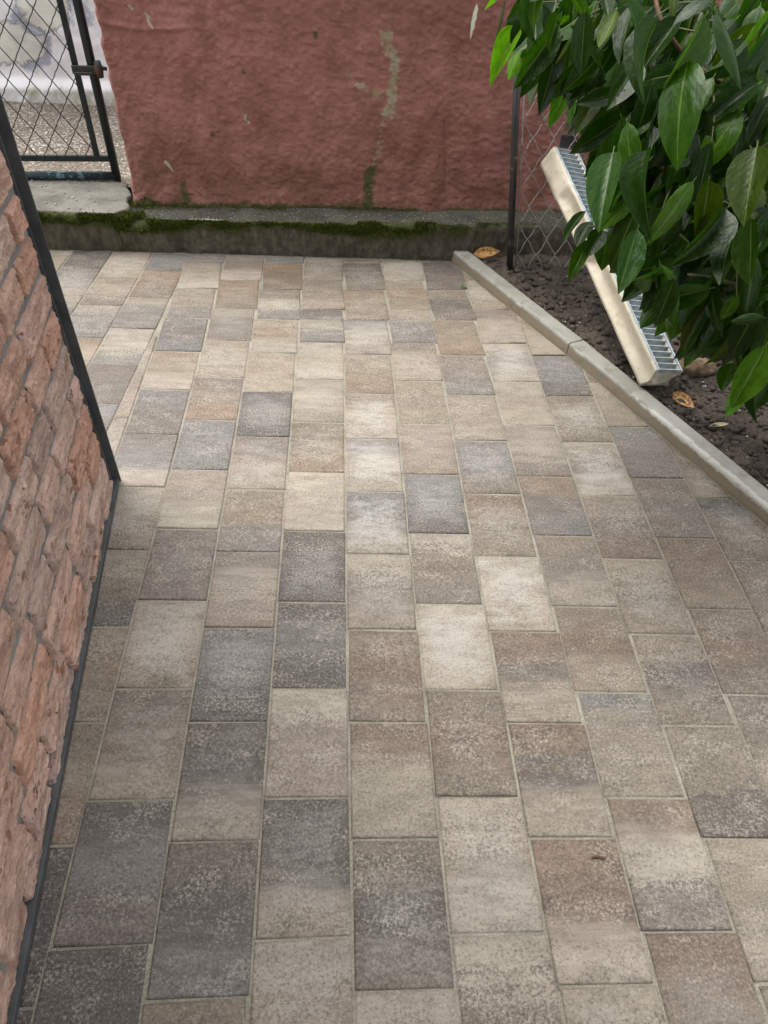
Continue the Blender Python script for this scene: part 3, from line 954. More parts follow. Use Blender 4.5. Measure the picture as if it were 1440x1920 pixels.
def build_red_wall():
    nx, nz = 720, 400
    x = np.linspace(-1.062, 2.9, nx)
    # finer where it is seen
    x = -1.062 + (np.linspace(0, 1, nx) ** 1.25) * 3.96
    z = np.linspace(0.10, 2.3, nz) 
    z = 0.10 + (np.linspace(0, 1, nz) ** 1.1) * 1.22
    X, Z = np.meshgrid(x, z, indexing='ij')
    y0 = 2.361
    n1 = fbm(X * 2.2, Z * 2.2, 0, 4, 31) - 0.5
    n2 = fbm(X * 11, Z * 16, 0, 4, 32) - 0.5
    n3 = fbm(X * 46, Z * 46, 0, 3, 33) - 0.5
    D = y0 + n1 * 0.050 + n2 * 0.008 + n3 * 0.010
    # the foot bellies out a little, two lumps along a day joint near the top, the left arris is worn round
    D = D - 0.016 * sstep(0.30, 0.17, Z) 
    joint = 0.965 + 0.012 * np.sin(X * 9) + 0.02 * (fbm(X * 6, 0, 0, 2, 35) - 0.5)
    D = D - 0.007 * np.exp(-((Z - joint) / 0.012) ** 2) * sstep(-0.55, -0.75, X)
    D = D + 0.05 * np.clip(1 - (X + 1.062) / 0.022, 0, 1) ** 2
    crack = poly_dist(X, Z, [(0.50, 0.63), (0.515, 0.52), (0.525, 0.40), (0.53, 0.28)]) + 0.006 * (fbm(X * 20, Z * 20, 0, 3, 37) - 0.5)
    D = D + 0.006 * sstep(0.006, 0.001, np.abs(crack))
    Xe = X + np.where(X < -1.03, (fbm(Z * 14, 3.0, 0, 4, 36) - 0.5) * 0.030, 0) * sstep(-1.03, -1.06, X)
    Yb = LEDGE_N.y * D + LEDGE_D.y * Xe + UP.y * Z
    Xb = LEDGE_N.x * D + LEDGE_D.x * Xe + 0.0578 + UP.x * Z
    front = np.stack([Xb, Yb, Z], -1)
    back = front.copy()[[0, -1]]
    nb = back.copy()
    nb[..., 1] += 0.30
    V = np.concatenate([front.reshape(-1, 3), nb.reshape(-1, 3)])
    F = grid_faces(nx, nz)[:, ::-1]
    o = nx * nz
    j = np.arange(nz - 1)
    Fl = np.stack([j, o + j, o + j + 1, j + 1], -1)
    r0 = (nx - 1) * nz
    Fr = np.stack([r0 + j, r0 + j + 1, o + nz + j + 1, o + nz + j], -1)
    Fb = np.stack([o + j, o + nz + j, o + nz + j + 1, o + j + 1], -1)
    top = np.array([[nz - 1, o + nz - 1, o + 2 * nz - 1, r0 + nz - 1]])
    me = mesh_np('terracotta_wall', V, np.concatenate([F, Fl[:, ::-1], Fr[:, ::-1], Fb, top]), True)
    pad = np.zeros(2 * nz)
    wob = (fbm(X * 14, Z * 14, 0, 4, 41) - 0.5) * 0.07
    y1 = poly_dist(X + wob, Z, [(0.219, 0.98), (0.245, 0.90), (0.247, 0.79), (0.224, 0.65)])
    y1b = poly_dist(X + wob, Z, [(0.224, 0.65), (0.191, 0.527), (0.16, 0.40)])
    y2 = poly_dist(X + wob, Z + wob, [(0.059, 0.814), (0.134, 0.75), (0.21, 0.707)])
    y3 = poly_dist(X + wob, Z + wob, [(0.30, 0.71), (0.255, 0.69)])
    peel = np.maximum.reduce([0.70 * sstep(0.070, 0.0, y1), 0.52 * sstep(0.045, 0.0, y1b), 0.56 * sstep(0.055, 0.0, y2), 0.4 * sstep(0.03, 0.0, y3)])
    peel = np.maximum(peel, 0.55 * sstep(0.03, 0, np.hypot(X - 0.50, Z - 0.72)))
    peel = np.maximum(peel, 0.50 * sstep(0.03, 0, np.hypot(X - 0.545, Z - 0.64)))
    set_attr(me, 'peel', np.r_[peel.ravel(), pad])
    mlow = 0.88 * sstep(0.235, 0.18, Z - 0.02 * X) * sstep(0.25, 0.75, fbm(X * 5, Z * 3, 0, 4, 44) + 0.15)
    mrun = 0.85 * sstep(0.055, 0.0, poly_dist(X + wob, Z, [(0.165, 0.38), (0.14, 0.30), (0.12, 0.19)]) / (1.6 - 2.2 * np.clip(Z - 0.2, 0, 0.5)))
    mrun2 = 0.75 * sstep(0.05, 0.0, poly_dist(X + wob, Z, [(-0.80, 0.28), (-0.80, 0.19)]))
    mcor = 0.85 * sstep(0.13, 0.02, np.hypot(X + 0.98, Z - 0.15))
    dots = np.maximum.reduce([0.7 * sstep(0.028, 0.004, np.hypot(X - a, Z - b)) for a, b in ((-0.103, 0.955), (-0.44, 0.80), (-0.10, 0.97), (-0.62, 0.52))])
    set_attr(me, 'moss', np.r_[np.maximum.reduce([mlow, mrun, mrun2, mcor, dots]).ravel(), pad])
    wob2 = (fbm(X * 45, Z * 45, 0, 3, 43) - 0.5) * 0.035
    chip = np.maximum.reduce([sstep(0.014, 0.0, poly_dist(X + wob2, Z - wob2, q)) for q in ([(-0.865, 0.385), (-0.840, 0.345)], [(-0.832, 1.00), (-0.825, 0.965)], [(-0.452, 0.625), (-0.448, 0.585)], [(-0.90, 1.03), (-0.89, 1.02)])])
    set_attr(me, 'chip', np.r_[chip.ravel() * 0.85, pad])
    dirt = sstep(0.75, 0.15, Z + (fbm(X * 3, Z * 3, 0, 3, 47) - 0.5) * 0.5) * 0.75
    set_attr(me, 'dirt', np.r_[dirt.ravel(), pad])
    return link('terracotta_wall', me, M['render'])
tag(build_red_wall(), 'rough terracotta red rendered wall with a pale green peeling streak', 'wall')

# ------------------------------------------------------------------ STREET, WHITE WALL beyond the gate
def build_street():
    nx, ny = 200, 110
    x = np.linspace(-6.0, 3.5, nx)
    y = np.linspace(2.52, 4.62, ny)
    X, Y = np.meshgrid(x, y, indexing='ij')
    Z = 0.178 + 0.012 * (fbm(X * 3, Y * 3, 0, 4, 51) - 0.5) - 0.05 * (X + 1.5) * 0.4 * sstep(2.6, 3.2, Y)
    return link('street', mesh_np('street', np.stack([X, Y, Z], -1).reshape(-1, 3), grid_faces(nx, ny), True), M['street'], kind='structure')
build_street()

def build_white_wall():
    nx, nz = 320, 220
    x = np.linspace(-4.6, 0.2, nx)
    z = np.linspace(0.1, 2.9, nz)
    X, Z = np.meshgrid(x, z, indexing='ij')
    D = (fbm(X * 2.5, Z * 2.5, 0, 5, 61) - 0.5) * 0.07 + (fbm(X * 14, Z * 14, 0, 3, 62) - 0.5) * 0.016
    D = D - 0.05 * sstep(0.33, 0.26, Z)
    Y = 3.98 + 0.11 * (X + 1.9) + D + UP.y * Z
    F = np.stack([X + UP.x * Z, Y, Z], -1)
    nb = F[[0, -1]].copy()
    nb[..., 1] += 0.3
    V = np.concatenate([F.reshape(-1, 3), nb.reshape(-1, 3)])
    o = nx * nz
    j = np.arange(nz - 1)
    r0 = (nx - 1) * nz
    Fs = np.concatenate([grid_faces(nx, nz)[:, ::-1], np.stack([j + 1, o + j + 1, o + j, j], -1), np.stack([o + nz + j, o + nz + j + 1, r0 + j + 1, r0 + j], -1), np.array([[nz - 1, o + nz - 1, o + 2 * nz - 1, r0 + nz - 1]])])
    me = mesh_np('whitewashed_wall', V, Fs, True)
    pad = np.zeros(2 * nz)
    g = np.maximum.reduce([0.9 * sstep(0.42, 0.12, np.hypot((X + 1.78) * 0.9, (Z - 1.02) * 1.2)), 0.75 * sstep(0.22, 0.05, np.hypot(X + 1.93, (Z - 0.55) * 0.6)), 0.6 * sstep(0.25, 0.05, np.hypot(X + 1.62, Z - 0.70)), 0.7 * sstep(0.3, 0.1, np.hypot(X + 3.1, Z - 1.2))])
    set_attr(me, 'grey', np.r_[g.ravel(), pad])
    c = np.maximum.reduce([0.8 * sstep(0.34, 0.08, np.hypot((X + 2.1) * 0.8, (Z - 0.52) * 1.6)), 0.78 * sstep(0.26, 0.08, np.hypot((X + 1.80), (Z - 0.74)))])
    set_attr(me, 'cream', np.r_[c.ravel(), pad])
    set_attr(me, 'moss', np.r_[(0.55 * sstep(0.36, 0.24, Z)).ravel(), pad])
    return link('whitewashed_wall', me, M['white'])
tag(build_white_wall(), 'bright whitewashed wall with grey blue patches beyond the gate', 'wall')

def ico(sub=1):
    import bmesh
    bm = bmesh.new()
    bmesh.ops.create_icosphere(bm, subdivisions=sub, radius=1.0)
    v = np.array([q.co[:] for q in bm.verts])
    f = np.array([[q.index for q in g.verts] for g in bm.faces])
    bm.free()
    return v, f

def scatter(name, pts, sizes, mat, seed, sub=1, rough=0.35, flat=0.7):
    """many small lumps joined into one mesh"""
    r = np.random.default_rng(seed)
    v, f = ico(sub)
    n = len(pts)
    Vs = np.repeat(v[None], n, 0)
    nz = 1 + rough * (r.random((n, len(v), 1)) - 0.5) * 2
    Vs = Vs * nz
    sc = np.asarray(sizes)[:, None, None] * (1 + 0.5 * (r.random((n, 1, 3)) - 0.5)) * np.array([1, 1, flat])
    Vs = Vs * sc
    a = r.random(n) * 6.283
    ca, sa = np.cos(a)[:, None], np.sin(a)[:, None]
    x = Vs[..., 0] * ca - Vs[..., 1] * sa
    y = Vs[..., 0] * sa + Vs[..., 1] * ca
    Vs = np.stack([x, y, Vs[..., 2]], -1) + np.asarray(pts)[:, None, :]
    Fs = (f[None] + (np.arange(n) * len(v))[:, None, None]).reshape(-1, 3)
    return link(name, mesh_np(name, Vs.reshape(-1, 3), Fs, False), mat, kind='stuff')

r = np.random.default_rng(70)                          # sand swept out of the joints
n = 7000
uu = r.integers(-4, 9, n)
gx = np.where(r.random(n) < 0.6, uu * W + r.normal(0, 0.006, n), uu * W + r.random(n) * W)
kk = r.integers(-7, 6, n)
gy = np.where(r.random(n) < 0.5, -(kk * L + OFF_ODD * (uu % 2)) + r.normal(0, 0.006, n), -(kk + r.random(n)) * L)
wpnt = [warp(a, b) for a, b in zip(gx, gy)]
ok = [(a, b, 0.001) for a, b in wpnt if b < 2.14 and a < np.interp(-b, [-q.y for q in KERB_P], [q.x for q in KERB_P]) - 0.01 and (b > 0.36 or a > -0.70 - 0.08 * b)]
scatter('joint_grit', np.array(ok), r.uniform(0.0005, 0.0017, len(ok)), M['sand'], 70)
# crumbs and sand lying along the foot of the kerb and the ledge
n = 2500
yy = r.uniform(-1.2, 2.15, n)
xx = np.interp(-yy, [-q.y for q in KERB_P], [q.x for q in KERB_P]) - 0.006 - np.abs(r.normal(0, 0.014, n))
xe = r.uniform(-0.75, 0.56, n)
ye = LEDGE_Y + 0.0245 * xe - 0.006 - np.abs(r.normal(0, 0.016, n))
scatter('edge_grit', np.stack([np.r_[xx, xe], np.r_[yy, ye], np.full(2 * n, 0.001)], -1), r.uniform(0.0006, 0.0026, 2 * n), M['sand'], 69)

r = np.random.default_rng(71)
n = 2600
px_ = r.uniform(-2.6, -0.75, n)
py_ = 2.56 + r.random(n) ** 1.3 * 1.3
scatter('street_gravel', np.stack([px_, py_, np.full(n, 0.181) - 0.02 * (px_ + 1.5) * sstep(2.6, 3.2, py_)], -1), r.uniform(0.002, 0.0055, n), M['pebble'], 72, flat=0.6)
n = 70
px_ = r.uniform(-1.9, -1.08, n)
dd = r.uniform(0.02, 0.42, n)
lp = [ledge_point(a, b, 0.192) for a, b in zip(px_, dd)]
scatter('loose_grit', np.array(lp), r.uniform(0.0025, 0.0065, n), M['pebble'], 73)
n = 260
px_ = r.uniform(-0.9, 1.3, n)
dd = r.uniform(0.02, 0.18, n)
lp = [ledge_point(a, b, 0.183 + 0.026 * a) for a, b in zip(px_, dd)]
scatter('ledge_grit', np.array(lp), r.uniform(0.0012, 0.0032, n), M['pebble'], 74)

# ------------------------------------------------------------------ STONE CLAD HOUSE
house = thing('stone_clad_house', 'house wall clad in pink split stone with black edge trims', 'house', WALL_A)
BACK = Vector((-0.99655, -0.08303, 0))                # into the house
def wp(s, t, o=0.0):
    """s along the wall towards the camera, t up it, o out of it"""
    return WALL_A + WALL_D * s + WALL_UP * t + WALL_N * o
mb = MB()
H_HOUSE = 2.5
for o_, d_ in ((0, 0),):
    c = [wp(0.004, -0.05, -0.0185), wp(5.0, -0.05, -0.0185)]
    c2 = [q + BACK * 3.4 for q in c]
    hi = WALL_UP * (H_HOUSE + 0.05)
    vs = [c[0], c[1], c2[1], c2[0]]
    vs = vs + [q + hi for q in vs]
    mb.add(vs, [(0, 1, 2, 3), (4, 5, 6, 7), (0, 1, 5, 4), (1, 2, 6, 5), (2, 3, 7, 6), (3, 0, 4, 7)])
w = link('wall', mb.mesh('house_wall'), M['mortar'])
at(w, house)

def stone_mesh(seed, length, height, depth):
    """split-faced slip: wobbling outline, rugged face layered along its length; local x along, y up, z out"""
    nu, nv = 56, 22
    u = 0.5 - 0.5 * np.cos(np.pi * np.linspace(0, 1, nu)) * (0.35 + 0.65 * np.abs(np.linspace(-1, 1, nu)))
    u = np.linspace(0, 1, nu)
    v = np.linspace(0, 1, nv)
    U, V = np.meshgrid(u, v, indexing='ij')
    sl = 0.014 * (vnoise(seed * 3.1, 5.5, 0, 9) - 0.2)
    endw = 0.010 * (fbm(V * 3.0 + seed, U > 0.5, 0, 3, 3) - 0.5) * np.abs(U - 0.5) * 2
    X = (U - 0.5) * length + sl * (V - 0.5) * 2 + endw
    edge = (fbm(U * length * 28 + seed * 5, (V > 0.5) * 3.3, 0, 3, 11) - 0.5)
    Y = (V - 0.5) * height + np.sign(V - 0.5) * np.abs(V - 0.5) * 2 * 0.0075 * edge
    eu = np.minimum(U, 1 - U) * length
    ev = np.minimum(V, 1 - V) * height
    cx = np.clip(1 - eu / 0.012, 0, 1)
    Y = Y * (1 - 0.08 * cx ** 2)
    rag = 0.005 * (fbm(U * length * 50 + seed, V * height * 60, 0, 3, 5) - 0.5)
    top = np.clip(((1 - V) * height + rag) / 0.015, 0, 1)          # long weathered slope on top, sharp lower edge
    bot = np.clip((V * height + rag) / 0.005, 0, 1)
    end = np.clip((eu + rag) / 0.007, 0, 1)
    rise = (1 - (1 - top) ** 1.7) * (1 - (1 - bot) ** 2) * (1 - (1 - end) ** 2)
    big = fbm(U * length * 11 + seed * 3, V * height * 20 + seed, 0, 3, 13) - 0.5
    lay = fbm(U * length * 20 + seed, V * height * 85 + seed * 2, 0, 4, 17, 0.6) - 0.5
    fine = fbm(U * length * 110 + seed, V * height * 160 + seed, 0, 3, 18) - 0.5
    # a split plane: one long facet tilts away from another
    f1 = np.abs(fbm(U * length * 9 + seed * 7, V * height * 16 + seed, 0, 2, 29) - 0.5)
    tilt = (vnoise(seed * 1.3, 0.4, 0, 19) - 0.5) * (V - 0.5) + (vnoise(seed * 2.3, 0.9, 0, 23) - 0.5) * (U - 0.5) * 0.6
    Z = rise * (depth * (1.0 + 0.36 * big + 0.30 * tilt) + 0.008 * lay + 0.006 * fine - 0.018 * np.clip(0.10 - f1, 0, 1)) - 0.003 * (1 - rise)
    me = mesh_np('stone', np.stack([X, Y, Z], -1).reshape(-1, 3), grid_faces(nu, nv), True)
    me.materials.append(M['stone'])
    return me

srnd = random.Random(21)
STONES = {}
for ln in (0.125, 0.19, 0.255, 0.32):
    STONES[ln] = [stone_mesh(int(ln * 1000) + 13 * i, ln - 0.010, 0.0865, 0.0120) for i in range(6)]
TINTS = [(0.70, 0.455, 0.345), (0.72, 0.48, 0.37), (0.67, 0.405, 0.295), (0.72, 0.50, 0.40), (0.63, 0.455, 0.37), (0.69, 0.44, 0.33), (0.68, 0.385, 0.27)]
WX = -WALL_D
WZ = WALL_N
WY = WALL_UP.normalized()
basis = Matrix((WX, WY, WZ)).transposed()
qrot = basis.to_quaternion()
COURSE = 0.1055
T0 = 0.043
for row in range(-1, 16):
    s = 0.034 + srnd.uniform(0, 0.008)
    first = True
    t = T0 + row * COURSE + COURSE / 2
    while s < 2.15:
        if first:
            ln = 0.19 if row % 2 else 0.32
            if row % 5 == 3:
                ln = 0.125
        else:
            ln = srnd.choice((0.255, 0.255, 0.255, 0.32, 0.19)) 
        first = False
        hgt = 1.0
        tt_ = t
        if row == -1:                         # bottom course is a cut strip
            hgt, tt_ = 0.30, 0.026
        st = link('stone', srnd.choice(STONES[ln]), None, house)
        p = wp(s + ln / 2, tt_, -0.0190)
        st.location = p - house.location
        st.rotation_mode = 'QUATERNION'
        flip = False
        q = qrot @ Quaternion((0, 0, 1), math.pi if flip else 0.0) @ Quaternion((0, 0, 1), srnd.gauss(0, 0.006))
        st.rotation_quaternion = q
        st.scale = (1, hgt * srnd.uniform(0.97, 1.02), srnd.uniform(0.85, 1.15))
        c = srnd.choice(TINTS)
        k = srnd.uniform(0.92, 1.08)
        st['tint'] = [c[0] * k, c[1] * k, c[2] * k]
        st['scar'] = srnd.choice((-0.02, 0.02, 0.05, 0.07, 0.09, 0.11)) - (0.05 if row > 5 else 0.0)
        s += ln
# black metal trims: one up the corner, one along the foot
mb = MB()
mb.bbox(wp(0.0035, H_HOUSE / 2, -0.006), WALL_D * 0.0035, WALL_UP * (H_HOUSE / 2 + 0.01), WALL_N * 0.016, 0.001)
mb.box(wp(0.030, H_HOUSE / 2, -0.0155), WALL_D * 0.006, WALL_UP * (H_HOUSE / 2), WALL_N * 0.004)
at(link('corner_trim', mb.mesh('corner_trim'), M['trim']), house)
mb = MB()
mb.bbox(wp(2.5, 0.008, -0.008), WALL_D * 2.5, WALL_UP * 0.008, WALL_N * 0.013, 0.0015)
at(link('foot_trim', mb.mesh('foot_trim'), M['trim']), house)

# ------------------------------------------------------------------ SHADE ROOF, unseen, added above the camera to darken the near paving
mb = MB()
pz = SHADE_Z
mb.bbox((SHADE_X0 / 2 + SHADE_X1 / 2, SHADE_Y / 2 - 2.2, pz + 0.08), ((SHADE_X1 - SHADE_X0) / 2, 0, 0), (0, SHADE_Y / 2 + 2.2, 0), (0, 0, 0.08), 0.01)
tag(link('shade_roof', mb.mesh('shade_roof'), M['plaster']), 'unseen pale roof added overhead to shade the near paving', 'roof')

# ------------------------------------------------------------------ GATE
GB = Vector((-1.1834, 2.6031, 0.185))
GD = Vector((0.99076, 0.13563, 0))
GN = GD.cross(UP).normalized()
if GN.y > 0:
    GN = -GN                                          # towards the camera
def gp(a, b, o=0.0):
    return GB + GD * a + UP * b + GN * o
gate = thing('garden_gate', 'dark green tube gate with diagonal wire mesh and rusty latch', 'gate', gp(-0.02, 0))
mb = MB()
mb.tube([gp(-0.021, 0.0), gp(-0.021, 1.55)], 0.0215, 14)
at(link('gate_stile', mb.mesh('gate_stile', True), M['gate']), gate)
mb = MB()
mb.tube([gp(-1.25, 0.0215), gp(-0.025, 0.0215)], 0.0212, 14)
at(link('bottom_tube', mb.mesh('bottom_tube', True), M['gate_worn']), gate)
mb = MB()
mb.tube([gp(-1.25, 1.53), gp(-0.025, 1.53)], 0.0212, 14)
at(link('top_tube', mb.mesh('top_tube', True), M['gate']), gate)
mb = MB()
mb.tube([gp(-1.25, 0.0), gp(-1.25, 1.55)], 0.0215, 14)
at(link('gate_stile', mb.mesh('gate_stile', True), M['gate']), gate)
mb = MB()
mb.bbox(gp(-0.62, 0.110), GD * 0.60, UP * 0.0145, GN * 0.008, 0.002)
at(link('inner_rail', mb.mesh('inner_rail'), M['gate']), gate)
mb = MB()
mb.bbox(gp(-0.0965, 0.815), GD * 0.0145, UP * 0.690, GN * 0.0078, 0.002)
at(link('inner_stile', mb.mesh('inner_stile'), M['gate']), gate)
mb = MB()
for sgn in (1, -1):
    c = -2.6
    while c < 1.4:
        # b = sgn * 1.5 * a + c, kept inside the inner frame
        pts = []
        nseg = 150
        for i in range(nseg + 1):
            a = -1.2 + 1.11 * i / nseg
            b = 0.12 + sgn * 1.5 * (a + (0.09 if sgn > 0 else 0.05)) + c
            if 0.105 < b < 1.5:
                wv = 0.0022 * math.sin((a * 1.8) * 2 * math.pi / 0.045)
                pts.append(gp(a, b + wv, 0.010 + sgn * 0.0018 + wv))
        if len(pts) > 3:
            mb.tube(pts, 0.0026, 5, False)
        c += 0.15
wm = at(link('wire_mesh', mb.mesh('wire_mesh', True), M['wire']), gate)
wm['kind'] = 'stuff'
mb = MB()
mb.bbox(gp(-0.045, 0.532, 0.024), GD * 0.068, UP * 0.0185, GN * 0.006, 0.002)
mb.bbox(gp(-0.062, 0.518, 0.036), GD * 0.040, UP * 0.007, GN * 0.006, 0.002)
lt = at(link('latch', mb.mesh('latch'), M['rust']), gate)
mb = MB()
mb.tube([gp(0.012, 0.500, 0.026), gp(0.012, 0.535, 0.026), gp(0.010, 0.572, 0.022)], [0.015, 0.021, 0.016], 10)
mb.tube([gp(0.010, 0.545, 0.026), gp(0.050, 0.538, 0.026)], [0.011, 0.008], 8)
b_ = link('latch_bolt', mb.mesh('latch_bolt', True), M['rust'])
b_.parent = lt
b_.location = (0, 0, 0)

# ------------------------------------------------------------------ KERB
kerb = link('kerb', None, kind='structure')
kerb['kind'] = 'structure'
KT, KH, KDEP = 0.080, 0.056, 0.12
def kerb_stone(a, b, seed):
    d = (b - a)
    ln = d.length
    d = d.normalized()
    nrm = Vector((d.y, -d.x, 0))
    if nrm.x < 0:
        nrm = -nrm                                     # towards the soil
    nrm = -Vector((-d.y, d.x, 0)) if False else nrm
    a = a + d * 0.0018
    ln -= 0.0036
    nu = 170
    prof = [(0.0, -0.08), (0.0, 0.0), (0.0, KH - 0.012), (0.002, KH - 0.005), (0.006, KH - 0.001), (0.010, KH), (KT - 0.008, KH), (KT - 0.003, KH - 0.002), (KT, KH - 0.007), (KT, -0.08)]
    P = np.array(prof)
    seg = np.r_[0, np.cumsum(np.hypot(np.diff(P[:, 0]), np.diff(P[:, 1])))]
    tt = np.unique(np.r_[np.linspace(0, seg[-1], 50), seg])
    o, h = np.interp(tt, seg, P[:, 0]), np.interp(tt, seg, P[:, 1])
    u = np.linspace(0, ln, nu)
    U_, O = np.meshgrid(u, o, indexing='ij')
    _, Hh = np.meshgrid(u, h, indexing='ij')
    n1 = fbm(U_ * 7 + seed, O * 30, Hh * 30, 4, 81 + seed) - 0.5
    edge = np.exp(-((O - 0.004) / 0.008) ** 2) * np.exp(-((Hh - KH) / 0.012) ** 2)
    chipn = sstep(0.62, 0.8, fbm(U_ * 22 + seed * 3, 1.5, 0, 3, 82))
    O2 = O + n1 * 0.003 + edge * chipn * 0.007
    H2 = Hh + n1 * 0.003 - edge * chipn * 0.006
    B = np.stack([a.x + d.x * U_ + nrm.x * O2, a.y + d.y * U_ + nrm.y * O2, H2], -1)
    nv = len(tt)
    V = B.reshape(-1, 3)
    F = [tuple(q) for q in grid_faces(nu, nv)]
    mb = MB()
    mb.add(V.tolist(), F + [tuple(range(nv)), tuple(range((nu - 1) * nv, nu * nv))])
    me = mb.mesh('kerb_stone')
    for q in me.polygons:
        q.use_smooth = len(q.vertices) == 4
    set_attr(me, 'face', sstep(0.012, 0.0, O) * sstep(KH - 0.004, KH - 0.022, Hh))
    yy = a.y + d.y * U_
    sc = sstep(1.0, 0.55, yy) * (np.exp(-((O - 0.004) / 0.022) ** 2) * sstep(KH - 0.035, KH - 0.006, Hh)) * 0.9 + 0.2 * np.exp(-((O - 0.006) / 0.01) ** 2)
    set_attr(me, 'scum', np.clip(sc, 0, 1))
    return link('kerb_stone', me, M['kerb'], kerb)
for i, (a, b) in enumerate(zip(KERB_P[:-1], KERB_P[1:])):
    kerb_stone(a, b, i)

# ------------------------------------------------------------------ SOIL BED
def kerb_x(y):
    xs = [q.x for q in KERB_P]
    ys = [q.y for q in KERB_P]
    return np.interp(-np.asarray(y), [-q for q in ys], xs)
def soil_z(X, Y):
    k = X - kerb_x(Y)
    z = 0.030 + 0.05 * (fbm(X * 3.2, Y * 3.2, 0, 3, 91) - 0.5)
    z = z + 0.046 * (fbm(X * 15, Y * 15, 0, 4, 92) - 0.5) + 0.020 * (np.abs(fbm(X * 42, Y * 42, 0, 3, 93) - 0.5) * 2 - 0.3)
    z = z + 0.018 * sstep(0.15, 0.5, k)
    return np.maximum(z, 0.006) - 0.012 * sstep(0.11, 0.06, k)
def build_soil():
    ny, nk = 520, 260
    y = np.linspace(-2.2, 2.19, ny)
    k = (np.linspace(0, 1, nk) ** 1.5) * 2.2 + 0.055
    Y, K = np.meshgrid(y, k, indexing='ij')
    X = kerb_x(Y) + K
    Z = soil_z(X, Y)
    me = mesh_np('soil_bed', np.stack([X, Y, Z], -1).reshape(-1, 3), grid_faces(ny, nk)[:, ::-1], True)
    return link('soil_bed', me, M['soil'], kind='structure')
build_soil()
r = np.random.default_rng(95)
n = 6000
yy = r.uniform(-0.6, 2.15, n)
xx = kerb_x(yy) + 0.085 + r.random(n) ** 1.4 * 1.0
zz = soil_z(xx, yy)
sz = 0.0022 + r.random(n) ** 4.0 * 0.017
scatter('soil_clods', np.stack([xx, yy, zz + sz * 0.2], -1), sz, M['clod'], 96, rough=0.45, flat=0.8)
n = 150
yy = r.uniform(-0.4, 2.1, n)
xx = kerb_x(yy) + 0.09 + r.random(n) ** 1.4 * 0.8
zz = soil_z(xx, yy)
scatter('soil_grit', np.stack([xx, yy, zz + 0.002], -1), r.uniform(0.002, 0.006, n), M['pebble'], 97)

# the wide ground under and round everything, out to the horizon
g = link('ground', mesh_np('ground', [(-150, -150, -0.09), (150, -150, -0.09), (150, 150, -0.09), (-150, 150, -0.09)], [(0, 1, 2, 3)]), M['soil'], kind='structure')

# ------------------------------------------------------------------ FENCE
FB = Vector((0.850, 2.037, 0.0))
FD = Vector((0.9965, 0.0840, 0)).normalized()
def fp(a, b, o=0.0):
    return FB + FD * a + UP * b + LEDGE_N * o
fence = thing('chain_link_fence', 'leaning steel post with old chain link mesh behind the bush', 'fence', FB)
mb = MB()
LEAN = Vector((-0.134, -0.0035, 1.0))
mb.tube([FB + LEAN * -0.05, FB + LEAN * 1.28], 0.0165, 14)
at(link('post', mb.mesh('fence_post', True), M['post']), fence)
mb = MB()
mb.tube([fp(0.034, 0.01) + (LEAN - UP) * 0.0, fp(0.034, 1.25) + (LEAN - UP) * 1.25], 0.0035, 6)
mb.tube([fp(0.02, 0.030), fp(1.8, 0.034)], 0.0042, 6)
at(link('tension_rod', mb.mesh('tension_rod', True), M['oldgalv']), fence)['kind'] = 'stuff'
mb = MB()
mb.tube([fp(0.0, 0.004, -0.01), fp(0.9, 0.008, -0.01), fp(1.8, 0.004, -0.01)], 0.013, 10)
at(link('bottom_rail', mb.mesh('bottom_rail', True), M['post']), fence)
half = 0.079
for i in range(24):
    mb = MB()
    pts = []
    a0 = 0.062 + i * 0.050
    nb = int(1.24 / half)
    for k in range(nb * 6 + 1):
        ph = k / 6.0
        tri = abs((ph + (i % 2)) % 2 - 1)             # 0..1..0
        tri = tri + 0.055 * math.sin(2 * math.pi * tri)
        b = 0.028 + ph * half
        sag = 0.004 * math.sin(i * 2.3 + k * 0.35)
        lean = (LEAN - UP) * b
        pts.append(fp(a0 + (tri - 0.5) * 0.054 + sag, b, 0.003 * math.sin(ph * math.pi) + 0.002 * (i % 2)) + lean)
    mb.tube(pts, 0.0021, 5, False)
    at(link('wire', mb.mesh('wire', True), M['oldgalv']), fence)
mb = MB()
mb.bbox(fp(0.262, 0.640, 0.030) + (LEAN - UP) * 0.6, FD * 0.040, UP * 0.028, LEDGE_N * 0.002, 0.0008)
at(link('bracket', mb.mesh('bracket'), M['post']), fence)
mb = MB()
mb.tube([(0.88, 2.012, 0.020), (1.05, 2.018, 0.030), (1.25, 2.03, 0.028), (1.6, 2.02, 0.034), (2.0, 2.03, 0.03)], 0.0155, 10)
tag(link('black_pipe', mb.mesh('black_pipe', True), M['pipe']), 'black plastic pipe lying on soil along the fence foot', 'pipe')

# ------------------------------------------------------------------ DRAIN CHANNEL
CT = Vector((0.945, 2.0, 0.638))                       # top-left corner of the grating, far end
CB = Vector((1.225, 0.88, 0.160))                      # same corner, near end
CA = (CT - CB)
CL = CA.length
CA = CA.normalized()
CW = Vector((0.867, 0.353, -0.354))
CW = (CW - CA * CW.dot(CA)).normalized()
CN = CW.cross(CA).normalized()
if CN.z < 0:
    CN = -CN
_w, _n = CW.copy(), CN.copy()
CW = (_w * math.cos(math.radians(10)) + _n * math.sin(math.radians(10))).normalized()
CN = (_n * math.cos(math.radians(10)) - _w * math.sin(math.radians(10))).normalized()
channel = thing('drain_channel', 'cream drain channel with galvanised grating leaning on the fence', 'drain channel', CB - CN * 0.1)
CWID = 0.128
def cp(s, x, d):
    """s along from the near end, x across the grating, d down into the channel"""
    return CB + CA * s + CW * x - CN * d
